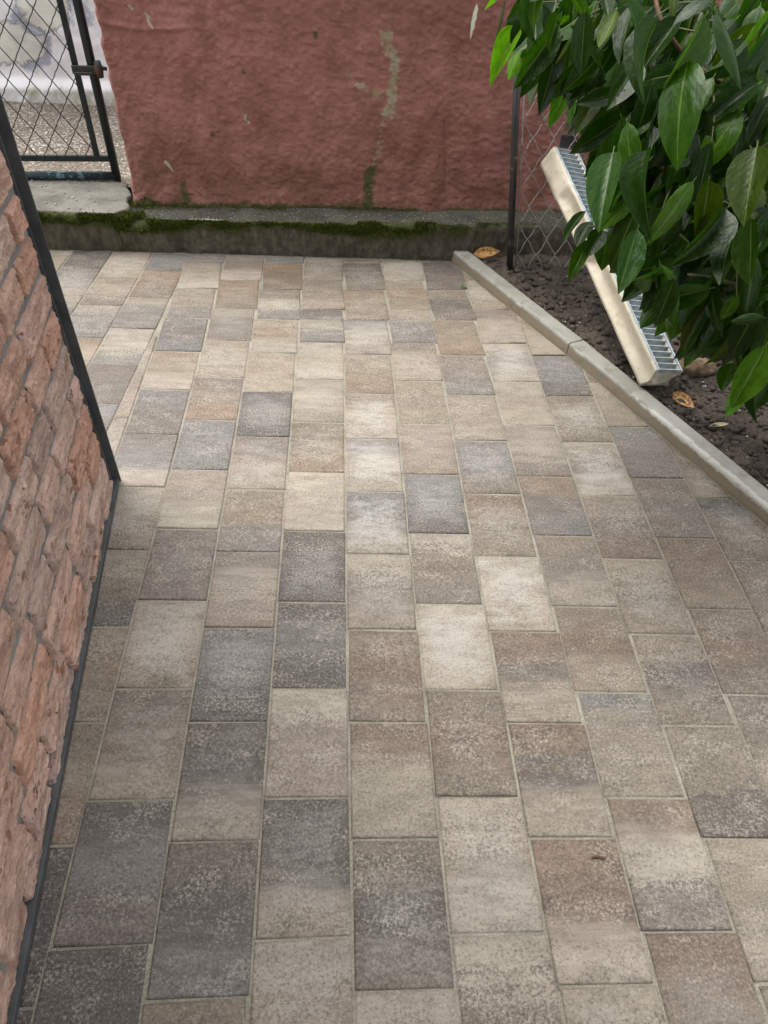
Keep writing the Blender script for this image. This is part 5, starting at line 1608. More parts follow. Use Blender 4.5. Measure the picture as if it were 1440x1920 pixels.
FILL = """72 -19 118 39 12 149 71 -16 121 68 9 149 62 -28 107 71 -19 117 43 9 145 74 -6 132 77 -16 121 64 -11 125 81 -37 98 69 -1 137 80 -12 126 54 2 138 62 -6 130 33 13 148 61 -2 133 79 -13 124 69 -9 127 69 -29 105 63 -2 133 76 5 143 57 -10 123 75 -4 132 38 11 145 73 -10 126 53 -5 128 79 -1 136 50 10 145 60 -25 107 75 -29 104 59 -24 107 57 -6 127 63 -13 120 82 -2 134 66 -16 117 60 -16 116 79 -23 110 83 -18 116 84 -17 118 77 -17 116 84 -2 134 68 -16 116 55 -14 117 66 -1 132 77 1 135 71 -4 129 55 -15 115 58 3 135 75 -2 131 68 -14 117 81 -31 100 64 12 145 64 -2 130 62 -1 131 63 -23 106 83 -15 117 60 -22 107 53 -2 127 77 -16 114 65 -21 108 82 3 136 81 -28 102 80 -14 117 53 16 147 76 -17 113 42 13 142 57 -16 112 63 17 149 72 -23 106 77 -14 116 71 -1 130 65 -5 124 85 1 133 69 -2 128 62 7 137 84 14 147 72 2 133 59 14 144 49 18 147 84 -29 99 72 -5 124 77 0 131 81 5 137 79 -7 123 67 1 130 81 -8 121 47 17 145 83 -4 126 61 3 131 48 15 143 73 3 132 58 12 141 72 -22 104 61 2 130 49 11 138 85 8 138 67 7 136 53 2 128 83 -6 122 81 -16 111 61 -2 125 72 8 136 85 14 144 73 -23 101 74 -19 106 73 14 142 76 9 137 87 11 140 72 7 134 59 -2 122 85 -23 103 69 2 128 70 -6 119 81 -7 120 69 -9 116 77 5 132 82 13 141 70 22 149 53 7 131 86 7 135 80 -21 102 69 10 136 67 -17 105 67 -3 121 75 -4 120 48 20 143 61 11 135 89 -24 99 36 25 147 41 19 141 49 23 146 84 -3 121 64 12 136 46 14 135 87 0 124 58 15 137 74 11 134 75 13 136 85 -15 107 50 14 135 83 -9 113 82 17 141 57 23 145 89 -9 113 69 21 144 42 19 139 64 14 135 82 -15 106 55 19 140 49 17 137 82 5 127 51 12 131 79 -7 114 71 10 131 44 19 138 77 -20 98 56 20 141 86 2 124 91 -9 112 81 -22 97 73 0 119 87 -18 101 74 10 131 68 10 130 67 -13 104 85 12 134 63 13 132 90 1 121 55 12 129 85 4 124 73 11 131 51 16 134 91 -17 101 67 -10 106 58 10 127 88 -17 101 76 20 140 90 16 138 69 -12 104 60 22 140 69 -1 115 59 9 125 88 -25 90 87 23 143 91 -6 112 75 -7 108 88 -16 100 73 8 124 82 -2 114 93 -19 96 68 4 119 75 -4 110 63 -8 105 46 25 139 89 24 143 71 -3 110 44 27 141 66 -5 108 87 10 126 65 26 142 61 5 119 87 -15 98 78 17 133 84 -13 101 73 30 147 75 28 145 87 4 119 91 22 139 92 26 143 39 31 143 79 3 116 84 10 124 84 20 135 46 33 145 53 24 136 75 12 125 74 32 146 67 1 111 54 20 131 88 30 145 49 24 135 68 26 138 68 29 142 91 12 126 62 24 136 61 22 133 93 -12 98 44 27 136 69 11 121 93 2 114 61 14 123 83 -3 107 78 10 120 49 26 135 72 20 131 72 19 130 92 -9 101 60 18 128 81 -10 98 84 20 132 79 -6 102 93 0 111 90 0 110 76 -2 106 41 37 146 71 24 135 56 17 125 78 33 145 65 36 147 47 32 139 61 16 124 63 0 105 61 8 114 81 19 128 71 13 120 81 1 107 76 12 120 68 9 115 85 18 126 71 -7 97 73 -3 101 44 38 143 68 9 115 84 -14 90 68 35 143 73 39 147 66 11 115 69 11 116 85 11 117 51 29 133 63 13 116 71 30 136 52 36 140 69 4 107 63 23 128 95 19 127 70 36 142 91 16 122 89 -3 100 75 24 129 92 -4 100 81 3 106 70 32 137 82 28 134 74 17 121 97 12 117 97 38 146 63 27 131 64 4 105 61 19 121 86 36 142 51 29 131 58 36 139 92 -9 92 68 16 117 85 8 111 78 34 139 67 6 106 77 9 110 94 36 142 52 37 138 83 -1 100 74 17 119 70 12 113 96 29 135 72 34 137 60 33 134 57 28 128 86 14 116 68 27 129 86 28 131 59 27 126 69 42 144 59 35 135 60 33 133 91 27 130 97 34 138 63 16 115 85 12 112 76 13 112 87 6 106 72 40 141 77 6 105 84 -7 90 87 36 138 40 46 144 95 11 111 90 2 101 92 16 116 90 4 103 98 19 120 75 22 121 78 43 144 92 41 144 98 29 131 86 -7 89 97 29 131 76 42 142 89 27 127 95 45 147 71 38 136 71 20 117 97 -1 96 90 -6 90 100 -4 93 75 35 133 68 33 131 89 15 113 71 14 109 70 26 122 92 21 119 64 29 124 94 1 96 75 14 109 95 13 110 59 38 134 78 22 117 76 14 108 97 5 100 77 30 126 92 17 114 80 29 125 95 27 125 88 -3 90 67 27 121 80 40 137 47 40 133 66 12 104 101 -5 88 94 1 94 83 17 111 78 42 138 83 27 122 102 -14 79 66 45 140 92 6 100 84 42 138 84 9 102 98 6 99 47 43 135 68 10 100 75 35 129 48 51 143 99 -11 80 80 25 117 66 47 140 86 17 109 83 27 120 90 8 99 85 33 126 75 39 132 73 42 135 92 -2 88 86 15 105 97 14 106 102 11 103 81 47 140 75 41 133 82 2 90 46 52 142 94 13 103 98 -2 87 102 32 125 93 -5 83 83 25 114 77 21 110 83 31 121 67 33 122 67 28 116 93 30 121 67 26 114 102 -2 87 98 -5 83 103 35 127 71 15 101 72 33 122 98 4 92 77 24 112 80 17 104 60 54 142 86 49 140 68 35 122 87 28 116 78 45 134 86 22 109 90 1 86 65 30 115 81 17 102 68 27 112 104 18 106 97 8 94 104 -6 79 83 29 116 61 56 143 103 52 143 74 12 96 100 0 85 48 48 133 78 14 98 79 57 145 85 53 141 91 13 97 55 55 139 105 43 132 88 12 95 72 13 94 47 51 133 85 11 93 99 1 83 49 53 136 94 3 85 97 52 139 86 11 93 85 50 136 90 41 126 53 47 129 56 57 140 65 52 135 72 52 136 86 39 123 101 42 128 71 56 140 44 59 140 69 45 127 106 13 96 85 41 124 72 38 120 99 18 100 70 44 126 72 49 132 85 16 96 92 42 125 102 32 115 49 52 132 66 51 133 76 27 107 82 11 89 104 25 107 77 55 138 97 48 133 90 25 106 107 7 88 79 32 112 90 41 123 85 57 140 72 41 121 67 41 120 94 15 94 105 1 79 104 37 119 89 58 141 72 50 129 62 46 124 69 36 113 104 57 140 63 47 124 103 55 138 75 36 114 79 37 115 78 17 92 105 17 96 77 50 128 54 54 130 87 26 103 72 40 116 65 55 132 68 58 136 109 6 82 90 23 99 72 39 115 80 33 109 99 33 111 81 17 91 104 10 86 93 59 139 105 46 126 61 57 133 70 58 134 80 46 123 69 51 127 85 50 128 95 23 99 60 52 126 89 45 122 110 36 114 62 57 132 84 39 115 73 62 138 67 56 131 91 21 95 93 61 139 78 24 96 86 62 139 81 57 133 99 31 106 96 7 79 110 13 87 109 50 128 69 64 139 78 48 122 85 15 86 104 6 78 107 33 108 69 61 135 72 49 122 107 40 115 57 68 140 96 58 134 76 48 120 90 63 138 79 24 93 68 69 142 103 12 82 95 58 133 74 57 130 85 64 138 91 15 84 110 66 142 73 69 142 68 52 123 92 60 134 93 65 139 85 36 106 112 16 87 96 22 92 96 57 131 102 27 98 87 51 123 99 31 101 94 65 138 83 56 127 86 39 109 91 59 132 85 31 100 76 65 136 81 52 123 54 66 135 99 38 108 111 36 108 93 43 113 72 66 137 50 66 134 85 37 106 93 33 102 94 67 140 99 31 100 94 51 122 99 64 136 101 13 80 89 23 89 73 55 122 95 32 99 99 56 126 109 11 76 93 59 128 111 54 124 86 66 135 91 35 101 89 39 105 95 22 86 103 37 104 92 30 95 97 27 92 93 42 108 111 9 74 112 21 86 79 38 102 103 55 123 100 40 106 74 62 127 61 68 132 75 36 98 83 33 96 108 12 75 91 34 98 95 26 89 76 60 124 105 64 133 109 58 126 92 28 91 82 63 128 103 19 81 100 26 89 85 26 87 113 74 144 99 31 94 81 46 109 94 36 99 115 45 111 76 45 107 93 51 116 96 18 79 102 21 83 88 46 109 75 64 128 71 77 141 94 25 86 77 34 94 57 76 138 67 76 140 88 34 95 53 76 138 113 75 142 110 39 102 100 68 134 99 63 128 95 70 135 79 72 135 110 74 140 112 35 97 60 78 139 69 77 139 67 59 119 53 80 140 110 18 77 75 79 141 91 32 91 83 78 141 107 50 112 95 44 105 107 66 130 73 77 139 90 57 118 112 19 78 112 40 101 96 79 143 106 19 76 89 24 81 99 67 129 116 21 80 74 65 124 111 45 106 107 59 120 102 39 97 82 79 139 84 42 98 111 53 113 104 55 115 67 72 130 85 55 112 58 73 129 89 58 115 91 43 99 79 74 132 78 63 119 104 37 93 91 35 89 83 80 139 81 77 135 105 43 100 76 67 123 91 49 105 84 63 119 59 77 132 105 66 124 104 73 132 111 72 132 100 79 138 109 82 142 55 84 139 90 49 104 74 81 137 63 82 137 80 77 133 91 41 93 106 28 80 100 33 85 79 48 100 71 78 131 80 51 102 99 71 127 76 68 120 100 58 112 90 83 139 75 84 138 78 50 101 113 61 116 73 73 125 98 29 79 111 40 93 108 69 125 84 77 131 82 37 86 61 78 130 70 76 128 86 56 107 112 78 135 107 81 137 116 57 110 97 76 129 77 67 117 110 78 132 105 62 114 94 36 84 116 86 142 91 63 113 111 27 75 117 52 104 83 74 124 87 68 118 90 48 96 101 57 108 111 87 141 75 88 138 85 81 131 97 65 116 95 33 79 80 88 138 94 85 136 93 57 105 85 87 137 110 74 125 92 39 84 119 65 116 99 66 115 120 67 118 100 75 124 82 83 131 68 86 133 114 39 86 100 49 96 81 45 89 60 82 128 89 84 132 80 85 133 120 21 66 112 66 115 95 81 129 108 38 83 115 64 112 58 87 132 119 38 84 92 73 119 79 56 99 89 57 101 68 85 130 96 54 98 120 40 84 118 85 134 121 33 77 111 73 120 80 79 124 106 78 125 98 53 96 81 66 109 123 59 106 108 79 125 102 35 76 123 47 91 89 51 92 115 52 96 71 91 135 85 57 98 69 80 122 101 84 129 80 78 120 78 67 108 98 44 84 118 45 87 55 91 132 104 63 107 102 64 107 98 61 102 76 94 137 94 55 96 117 88 135 125 47 89 103 63 105 113 85 130 94 80 123 78 93 134 122 52 93 107 33 72 119 86 131 96 44 81 109 87 131 123 69 113 88 87 128 113 28 65 90 90 132 122 45 85 78 87 127 91 90 131 125 86 131 84 91 131 96 46 82 86 55 91 101 56 94 100 94 135 99 85 125 116 74 115 109 80 121 106 94 135 103 75 114 87 90 128 115 95 137 124 80 122 95 83 121 126 68 109 105 47 82 88 70 105 121 69 109 115 64 102 116 94 135 65 88 124 104 94 134 99 84 122 99 59 95 126 55 93 109 85 124 121 81 121 94 100 139 87 84 120 98 45 79 94 66 102 109 89 128 99 69 105 116 38 72 103 69 105 115 77 115 114 80 118 96 68 103 96 71 106 116 85 123 100 97 135 123 91 130 119 90 128 84 84 118 91 69 102 108 66 99 100 70 102 128 48 81 128 71 105 90 75 106 125 48 79 73 92 123 82 100 132 109 89 123 67 102 133 84 101 134 84 61 89 85 57 85 109 64 95 112 75 107 97 97 130 113 47 75 108 93 127 117 103 139 124 86 120 85 56 82 52 108 136 126 30 57 117 45 73 64 106 134 73 100 128 109 74 104 84 86 114 117 95 128 93 77 104 75 88 114 113 50 76 94 95 125 88 69 94 121 92 124 108 54 80 83 101 130 115 71 99 88 67 92 125 57 85 106 81 109 92 105 134 76 94 120 101 69 95 100 82 110 67 102 128 96 84 111 101 73 100 103 71 97 123 105 137 93 103 131 73 101 127 61 106 132 125 88 118 91 71 96 123 57 84 72 104 129 86 87 113 89 84 109 90 69 93 83 96 121 93 60 83 107 58 82 105 67 92 118 45 69 127 72 100 130 30 53 112 97 126 119 76 103 127 82 110 98 65 88 116 83 110 112 107 136 106 46 67 131 73 100 127 43 66 94 109 135 118 64 89 119 44 66 115 66 90 81 84 106 88 65 85 130 54 78 90 104 129 81 101 125 110 99 125 109 104 130 130 39 60 101 69 91 105 100 126 64 100 121 106 77 99 75 94 115 92 94 116 94 81 103 121 46 67 103 57 77 83 87 108 85 88 109 113 87 111 94 67 87 125 107 134 97 72 92 122 93 118 65 109 129 105 71 91 104 108 132 106 99 123 93 96 118 89 67 85 90 65 83 122 68 90 81 97 117 114 106 130 86 79 97 118 77 97 99 89 109 123 107 131 131 41 59 124 43 60 81 89 106 123 103 126 89 83 100 104 95 114 70 113 131 118 75 94 121 83 102 97 100 119 130 51 67 104 113 133 73 117 135 97 69 84 131 58 75 118 91 110 91 86 102 93 87 103 97 94 111 125 81 99 135 72 90 95 113 131 84 113 130 117 108 128 99 82 97 118 47 59 103 64 77 106 83 98 103 117 136 62 121 134 101 58 69 120 119 138 109 65 77 103 78 91 117 67 80 120 99 116 111 77 91 99 60 70 132 84 100 132 91 109 83 95 107 91 107 121 91 101 114 117 109 126 94 69 80 128 111 129 102 98 112 96 64 73 129 67 80 106 119 135 93 73 82 102 92 104 101 120 134 130 45 54 118 84 96 125 103 118 72 120 131 82 105 115 125 79 91 97 62 69 120 73 83 116 63 71 94 -42 95 91 -23 116 51 41 181 165 -16 130 150 28 178 116 19 164 101 -21 118 35 17 152 113 -12 129 154 -40 102 104 52 198 159 23 172 162 31 181 39 16 151 71 38 179 59 33 171 118 6 148 133 -29 111 52 50 189 93 55 198 127 -39 98 103 19 159 114 -15 123 35 59 196 37 47 182 124 39 183 151 -21 119 121 -47 86 43 65 202 170 -29 111 170 59 210 146 -24 114 34 53 188 115 -16 120 161 32 177 56 36 170 78 44 182 153 36 181 99 40 180 150 -28 109 158 36 181 134 57 202 132 -24 111 149 -5 133 48 24 154 168 -34 104 64 63 199 50 30 160 80 57 194 144 27 168 78 47 182 169 -7 132 176 5 147 41 50 181 170 40 184 126 -3 131 105 62 201 112 -8 123 117 26 162 92 25 157 87 69 205 91 11 141 134 6 140 155 19 157 135 31 167 115 41 176 108 69 206 95 -28 96 149 14 149 135 -38 90 107 62 197 127 22 154 123 -40 85 82 50 181 53 38 164 156 25 160 138 54 190 139 -31 95 99 57 189 56 71 200 172 -22 109 141 67 204 61 63 191 153 59 196 109 26 154 165 -25 103 184 -18 113 45 68 193 38 54 177 69 72 200 109 45 174 105 -35 85 35 44 165 124 -37 85 157 -46 78 116 -30 91 115 15 141 37 56 178 174 70 208 160 15 145 151 49 181 180 -38 88 138 74 208 186 -17 112 144 24 152 150 23 152 162 49 181 95 -13 105 149 24 152 180 8 137 37 51 169 112 62 189 186 32 164 103 57 182 155 40 169 60 34 152 40 66 185 165 -19 104 133 24 149 68 47 166 161 34 162 108 68 193 126 65 192 138 75 204 136 46 172 164 49 178 127 55 181 63 59 177 96 -10 104 142 12 134 177 25 152 176 -26 95 133 -1 118 51 42 156 151 7 128 141 -38 77 97 -8 105 100 44 163 128 29 149 191 71 203 117 54 176 148 -1 117 193 -19 102 180 38 163 77 78 197 190 13 137 74 38 152 140 -20 94 191 45 172 146 70 194 98 35 150 127 45 165 89 74 192 174 -29 87 100 44 159 82 64 180 54 72 185 176 35 157 114 11 123 119 0 112 189 4 124 156 24 142 96 33 145 132 84 206 182 -6 110 185 -42 71 188 72 198 192 -33 81 166 -32 80 123 22 135 131 41 156 157 55 174 161 46 165 189 -7 109 124 28 141 129 76 194 184 33 152 115 61 176 44 55 161 46 82 190 184 -41 69 160 -1 111 175 81 203 129 67 182 141 -4 105 123 8 116 135 13 123 186 76 198 184 -23 87 169 33 148 163 76 194 185 -29 79 199 18 134 181 -10 100 173 91 212 189 24 140 111 35 143 151 11 119 164 -2 106 179 -27 80 110 38 145 189 -14 95 158 80 196 165 -16 90 94 76 184 49 93 197 115 35 140 198 42 158 164 -20 84 201 15 128 153 75 188 115 -3 97 182 32 144 67 51 151 152 25 132 106 24 125 41 89 189 130 71 180 170 -3 102 186 31 141 112 42 145 152 79 191 201 34 146 173 72 185 139 -5 96 89 86 191 99 48 149 111 81 188 169 23 129 112 97 205 111 80 186 90 69 171 110 31 131 135 23 124 53 74 172 127 41 143 40 91 188 59 52 147 178 66 176 176 48 155 118 97 203 138 -23 72 92 97 201 201 95 210 68 90 189 172 75 185 66 59 155 40 84 179 46 100 198 164 34 137 154 13 112 121 51 151 196 12 115 135 75 179 113 -5 87 54 98 195 182 38 142 45 73 165 103 29 123 86 106 207 154 -7 88 159 -21 73 149 -6 89 166 60 164 113 54 151 178 101 210 205 8 110 78 102 200 145 26 123 180 -6 90 199 80 188 165 4 100 45 60 148 134 36 131 153 107 212 203 55 160 124 30 122 174 65 166 71 86 178 197 25 124 154 36 131 181 100 206 122 95 193 169 43 140 188 59 160 204 103 211 162 57 154 195 14 111 183 56 156 117 113 212 177 57 155 191 26 123 143 85 182 119 34 123 164 77 175 115 105 201 206 96 202 166 -25 62 194 76 177 171 70 168 42 101 188 137 5 91 98 112 206 107 20 104 152 37 129 169 -5 83 153 8 95 54 65 148 128 -8 75 126 104 199 191 107 209 149 53 144 128 -5 76 54 67 148 152 98 193 132 101 194 132 26 110 97 106 194 112 106 196 121 116 208 64 83 166 55 119 204 170 94 190 159 5 89 138 7 88 122 120 212 182 38 128 119 57 142 182 4 91 157 49 138 194 59 152 165 61 152 193 11 98 174 -7 76 96 81 165 125 97 186 70 114 199 103 100 186 126 -6 72 124 92 179 49 87 166 197 69 162 192 30 117 115 94 179 114 32 110 170 16 98 189 40 127 123 63 145 131 79 164 68 82 160 210 100 196 153 -1 77 162 123 215 123 115 202 59 89 166 92 105 187 180 120 213 113 67 146 143 37 117 204 116 211 214 92 186 154 -14 61 127 76 157 73 99 177 62 79 153 174 37 119 126 25 100 129 112 197 193 70 157 197 88 178 138 51 130 190 84 173 173 64 148 150 32 110 154 69 151 185 64 149 196 -22 55 137 68 148 70 120 199 93 96 174 176 117 206 187 -2 75 158 46 125 220 -18 61 196 -22 54 135 113 197 199 57 142 227 -9 71 225 43 128 191 119 209 137 118 202 83 111 187 183 113 200 210 15 94 144 84 163 192 129 219 215 60 144 127 133 215 122 21 90 150 80 158 162 98 179 188 52 131 224 37 118 156 20 91 113 126 204 171 71 149 138 99 177 82 134 209 226 1 78 129 131 211 46 96 163 83 114 187 219 126 216 68 132 205 224 18 96 152 -1 66 62 134 206 101 87 159 194 94 177 219 -5 69 184 -10 59 230 27 105 59 124 194 159 54 127 178 88 166 94 95 166 144 95 171 158 67 141 205 120 204 205 -2 68 112 104 175 167 111 189 190 28 99 199 17 87 89 86 152 169 108 184 146 60 129 138 127 202 143 89 160 218 86 165 124 114 186 131 30 92 133 44 108 47 136 200 138 9 69 156 23 86 167 -4 58 101 87 152 56 123 187 61 121 185 216 -15 51 114 95 161 227 98 177 68 111 173 181 140 218 97 109 174 118 60 122 139 128 200 212 95 171 197 95 169 88 97 159 210 4 69 120 61 122 154 80 146 131 127 195 160 36 97 194 79 149 132 32 89 217 56 125 224 18 83 155 44 105 159 -3 53 191 109 180 93 103 162 153 125 194 160 108 175 71 119 178 79 93 149 127 59 116 128 127 193 50 147 206 219 41 107 147 18 72 136 61 119 182 23 82 210 145 221 205 7 66 80 147 208 93 122 182 125 59 114 224 126 200 155 137 205 224 99 170 158 113 177 205 136 208 227 15 75 216 141 214 240 104 175 83 101 155 137 102 162 226 54 118 117 125 185 209 83 148 133 75 131 234 8 67 64 130 184 135 15 63 202 137 206 210 106 172 55 137 189 209 152 223 164 141 205 188 86 146 174 127 190 81 106 156 225 73 136 71 153 207 89 101 151 174 54 107 233 58 118 137 42 90 137 67 118 142 128 186 139 72 123 228 -2 51 139 87 139 215 119 183 184 28 79 165 28 76 214 84 144 121 105 157 184 17 66 88 106 154 211 105 165 90 112 160 221 91 150 178 144 205 64 158 208 195 45 96 175 35 83 166 10 54 201 27 76 151 30 74 203 82 138 191 52 103 126 162 217 196 63 116 216 80 136 166 63 111 71 125 169 99 112 158 178 124 180 123 106 154 142 47 90 65 141 186 229 -5 41 153 48 92 165 78 126 52 142 185 135 81 126 232 160 223 208 150 210 176 34 77 154 156 211 164 71 116 200 34 79 174 71 117 230 -3 41 201 110 163 100 111 152 217 27 72 218 137 194 126 148 196 139 154 205 178 121 172 179 126 177 222 27 72 190 156 211 132 86 127 153 45 83 203 140 194 200 88 136 227 163 223 77 111 148 187 86 132 220 75 123 197 60 104 57 154 192 65 135 172 62 110 143 122 120 160 209 165 220 165 14 46 209 82 127 240 4 43 200 46 86 161 119 162 124 114 152 211 70 112 225 11 48 138 143 185 138 173 218 177 10 40 151 39 70 200 29 64 157 156 200 162 155 200 191 82 121 149 69 102 216 86 128 143 151 192 103 144 180 179 93 132 228 113 159 82 142 173 186 115 155 151 30 57 168 158 200 138 116 150 164 131 169 127 153 189 224 120 163 157 67 97 235 17 49 135 84 112 103 140 170 149 141 177 93 141 170 56 175 204 94 152 181 212 30 58 66 135 158 180 20 43 216 142 183 162 23 44 142 57 79 232 140 182 187 167 207 187 150 188 76 123 146 227 138 179 178 168 207 113 183 217 145 76 100 190 157 195 101 175 206 144 177 212 179 147 182 186 129 164 200 139 176 107 143 169 133 128 155 149 121 148 128 176 207 71 149 170 163 141 171 59 186 210 219 138 174 196 174 212 60 192 217 118 140 165 236 183 226 73 121 138 218 92 121 102 134 156 200 154 188 197 40 62 126 179 208 226 41 65 162 35 50 172 135 163 82 156 177 216 130 163 142 94 113 223 57 81 195 144 175 219 190 228 207 188 224 215 136 168 81 182 203 154 173 201 116 131 150 205 27 44 209 81 104 91 168 188 176 84 105 230 143 176 227 192 230 79 167 185 168 76 94 221 176 211 126 167 190 103 181 203 231 14 31 184 180 210 180 109 130 135 146 167 192 63 81 163 52 65 103 194 216"""
bush = thing('laurel_bush', 'large dark green laurel bush with big glossy leaves overhanging the kerb', 'bush', (1.62, 0.62, 0.0))
TC = {'d': (0.014, 0.039, 0.003), 'k': (0.013, 0.033, 0.006), 'm': (0.034, 0.086, 0.004), 'g': (0.020, 0.056, 0.006), 'o': (0.040, 0.064, 0.004), 'l': (0.085, 0.21, 0.008), 's': (0.13, 0.15, 0.10)}  # the lime tint has light from behind put into its colour
lrnd = random.Random(77)
VARS = []
for i, (fo, dr, cu) in enumerate(((0.30, 0.20, 0.1), (0.22, 0.32, 0.25), (0.42, 0.12, 0.0), (0.15, 0.40, 0.35), (0.35, -0.06, 0.1), (0.50, 0.55, -0.3), (0.10, 0.25, 0.7))):
    VARS.append(leaf_mesh(i * 2.1, fo, dr, cu))
LEAF_ME = [leaf_to_mesh('leaf', *v, M['leaf']) for v in VARS]
FACE = Vector((-0.25, -0.62, 0.74))

def leaf_matrix(b, t, width, face, roll):
    y = (t - b)
    ln = y.length
    y = y.normalized()
    z = (face - y * face.dot(y)).normalized()
    z = Quaternion(y, roll) @ z
    x = y.cross(z)
    mtx = Matrix((x * width, y * ln, z * ln * 0.8)).transposed().to_4x4()
    mtx.translation = b
    return mtx

def leaf_object(b, t, width, tint, roll, var=None):
    o = link('leaf', LEAF_ME[lrnd.randrange(7) if var is None else var], None, bush)
    mtx = leaf_matrix(b - bush.location, t - bush.location, width, (FACE + Vector((lrnd.gauss(0, 0.25), lrnd.gauss(0, 0.25), lrnd.gauss(0, 0.25)))), roll)
    o.matrix_basis = mtx
    k = lrnd.uniform(0.8, 1.2)
    o['tint'] = [tint[0] * k * lrnd.uniform(0.9, 1.1), tint[1] * k, tint[2] * k]
    return o

for q in LEAVES.split(';'):
    a = q.split()
    v = [float(k) for k in a[:7]]
    b, t = Vector(v[:3]), Vector(v[3:6])
    ty = a[7]
    roll = lrnd.gauss(0, 0.45) if ty != 's' else 1.2
    leaf_object(b, t, max(v[6], 0.008), TC[ty], roll)

fv = [int(k) for k in FILL.split()]
pts = [Vector(fv[i:i + 3]) * 0.01 for i in range(0, len(fv), 3)]
N_PART = 215
while len(pts) < 2050:                                 # unseen leaves added to the crown to shade the near right paving
    q = Vector((lrnd.uniform(-1, 1), lrnd.uniform(-1, 1), lrnd.uniform(-1, 1)))
    if 0.45 < q.length < 1:
        pts.append(Vector((1.42 + 0.55 * q.x, -0.62 + 0.80 * q.y, 1.50 + 0.45 * q.z)))
massV, massF, massU, massC = [], [], [], []
for i, p in enumerate(pts):
    p = p + Vector((lrnd.uniform(-0.005, 0.005), lrnd.uniform(-0.005, 0.005), lrnd.uniform(-0.005, 0.005)))
    ln = lrnd.choice((0.065, 0.09, 0.11, 0.125, 0.135, 0.15)) * lrnd.uniform(0.9, 1.1)
    d = Vector((lrnd.gauss(-0.32, 0.35), lrnd.gauss(-0.30, 0.35), lrnd.gauss(-0.75, 0.30))).normalized()
    wd = ln * lrnd.uniform(0.34, 0.46)
    ty = lrnd.choice('dddddkkmmgo')
    roll = lrnd.gauss(0, 0.6)
    if i < N_PART:
        leaf_object(p, p + d * ln, wd, TC[ty], roll)
    else:
        mt = leaf_matrix(p, p + d * ln, wd, FACE, roll)
        vs, uvs, fs = VARS[lrnd.randrange(7)]
        A = np.array(mt)
        V = np.c_[np.array(vs), np.ones(len(vs))] @ A.T
        o = len(massV) * len(vs)
        massV.append(V[:, :3])
        massF += [tuple(k + o for k in f) for f in fs]
        massU.append(np.array(uvs))
        c = TC[ty]
        k = lrnd.uniform(0.75, 1.2)
        massC.append(np.repeat([[c[0] * k, c[1] * k, c[2] * k, 1.0]], len(vs), 0))
V = np.concatenate(massV)
me = mesh_np('foliage', V, np.array(massF), True)
U_ = np.concatenate(massU)
uvl = me.uv_layers.new(name='UVMap')
li = np.zeros(len(me.loops), np.int32)
me.loops.foreach_get('vertex_index', li)
uvl.data.foreach_set('uv', U_[li].astype(np.float32).ravel())
ca = me.color_attributes.new('tint', 'FLOAT_COLOR', 'POINT')
ca.data.foreach_set('color', np.concatenate(massC).astype(np.float32).ravel())
fo = link('foliage', me, M['foliage'], bush, 'stuff')
fo.location = -bush.location

def branch(pts, r0, r1, mat, name='branch'):
    pts = [Vector(q) for q in pts]
    P = []
    for i in range(len(pts) - 1):                     # Catmull-Rom through the given points
        p0, p1, p2, p3 = pts[max(i - 1, 0)], pts[i], pts[i + 1], pts[min(i + 2, len(pts) - 1)]
        for k in range(6):
            t = k / 6
            P.append(0.5 * (2 * p1 + (p2 - p0) * t + (2 * p0 - 5 * p1 + 4 * p2 - p3) * t * t + (3 * p1 - p0 - 3 * p2 + p3) * t ** 3))
    P.append(pts[-1])
    n = len(P)
    mb = MB()
    mb.tube(P, [r0 + (r1 - r0) * i / (n - 1) for i in range(n)], 8)
    return at(link(name, mb.mesh(name, True), mat), bush)
branch([(1.66, 0.64, -0.03), (1.60, 0.58, 0.35), (1.45, 0.46, 0.75), (1.22, 0.34, 1.05), (1.02, 0.22, 1.18)], 0.024, 0.013, M['bark'], 'trunk')
branch([(1.72, 0.60, -0.03), (1.76, 0.50, 0.5), (1.62, 0.30, 1.0), (1.40, 0.25, 1.45), (1.15, 0.3, 1.7)], 0.022, 0.011, M['bark'], 'trunk')
branch([(1.02, 0.22, 1.18), (0.92, 0.16, 1.20), (0.836, 0.118, 1.235), (0.715, 0.163, 1.347), (0.623, 0.179, 1.429), (0.625, 0.30, 1.488)], 0.010, 0.004, M['bark'])
branch([(1.02, 0.22, 1.18), (0.95, 0.12, 1.25), (0.903, 0.077, 1.272), (0.777, 0.074, 1.329), (0.695, 0.074, 1.365)], 0.010, 0.005, M['bark'])
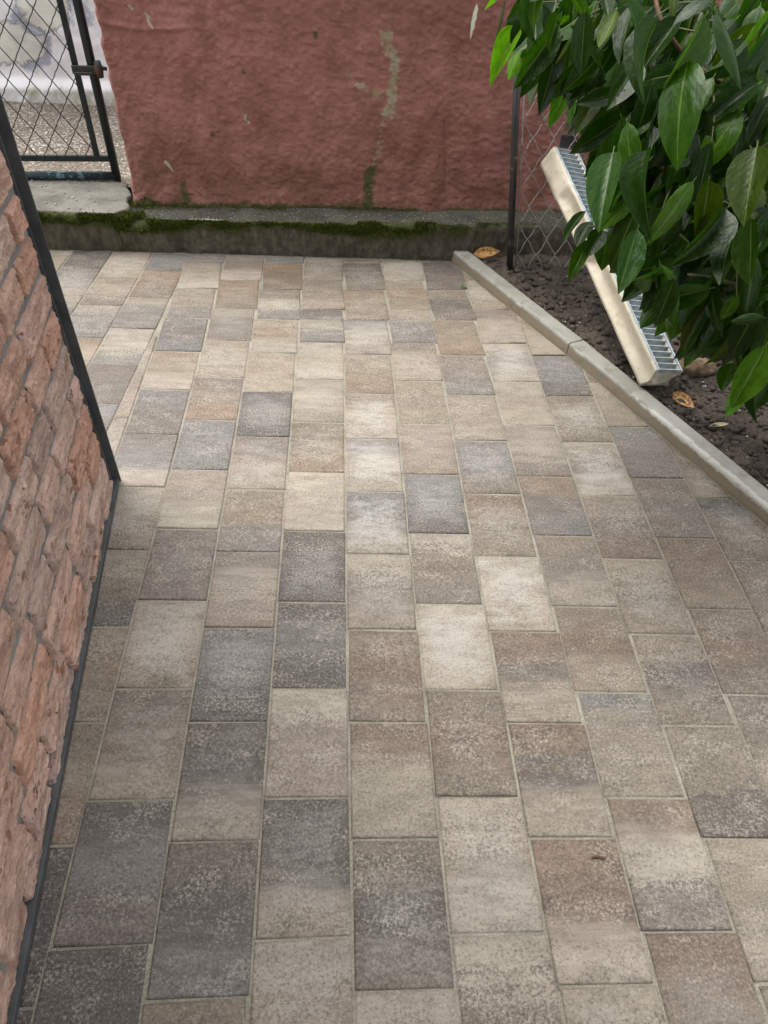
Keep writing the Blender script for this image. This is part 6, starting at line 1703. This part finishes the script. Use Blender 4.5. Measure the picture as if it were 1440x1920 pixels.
branch([(1.22, 0.34, 1.05), (1.05, 0.12, 1.05), (0.915, 0.028, 1.068), (0.779, 0.016, 1.115), (0.684, 0.001, 1.163), (0.578, 0.068, 1.225)], 0.010, 0.003, M['bark'])
branch([(1.45, 0.46, 0.75), (1.15, 0.05, 0.88), (0.938, -0.135, 0.964), (0.756, -0.194, 1.029), (0.665, -0.229, 1.054)], 0.010, 0.003, M['greentwig'])
branch([(1.22, 0.34, 1.05), (0.98, 0.06, 1.02), (0.805, 0.008, 1.034), (0.672, -0.019, 1.064), (0.554, -0.04, 1.073), (0.494, -0.057, 1.077)], 0.008, 0.0025, M['greentwig'])

mb = MB()                                              # young side shoots the leaves hang from
for i in range(0, 420, 6):
    p = pts[i]
    q = p + Vector((lrnd.gauss(0.05, 0.05), lrnd.gauss(0.05, 0.05), lrnd.uniform(0.0, 0.07)))
    k = p.lerp(q, 0.5) + Vector((lrnd.gauss(0, 0.008), lrnd.gauss(0, 0.008), lrnd.gauss(0.008, 0.008)))
    mb.tube([q, k, p], [0.0022, 0.0019, 0.0013], 5, False)
at(link('shoots', mb.mesh('shoots', True), M['greentwig'], None, 'stuff'), bush)
# litter on the soil: bits of twig and leaf
r = np.random.default_rng(120)
mb = MB()
for i in range(90):
    y = r.uniform(-0.3, 2.1)
    x = float(kerb_x(y)) + 0.085 + r.random() ** 1.3 * 0.7
    z = float(soil_z(np.array([x]), np.array([y]))[0]) + 0.004
    a, l = r.uniform(0, 6.28), r.uniform(0.012, 0.05)
    d = Vector((math.cos(a) * l / 2, math.sin(a) * l / 2, r.uniform(-0.004, 0.004)))
    c = Vector((x, y, z))
    mb.tube([c - d, c + Vector((0, 0, 0.002)), c + d], r.uniform(0.0008, 0.002), 5)
link('litter', mb.mesh('litter'), M['bark'], None, 'stuff')

# ------------------------------------------------------------------ plumb: turn the paving frame into the world's frame
bpy.context.view_layer.update()
for o in list(COL.objects):
    if o.parent is None and o.name not in KEEP:
        o.matrix_world = ROT @ o.matrix_world
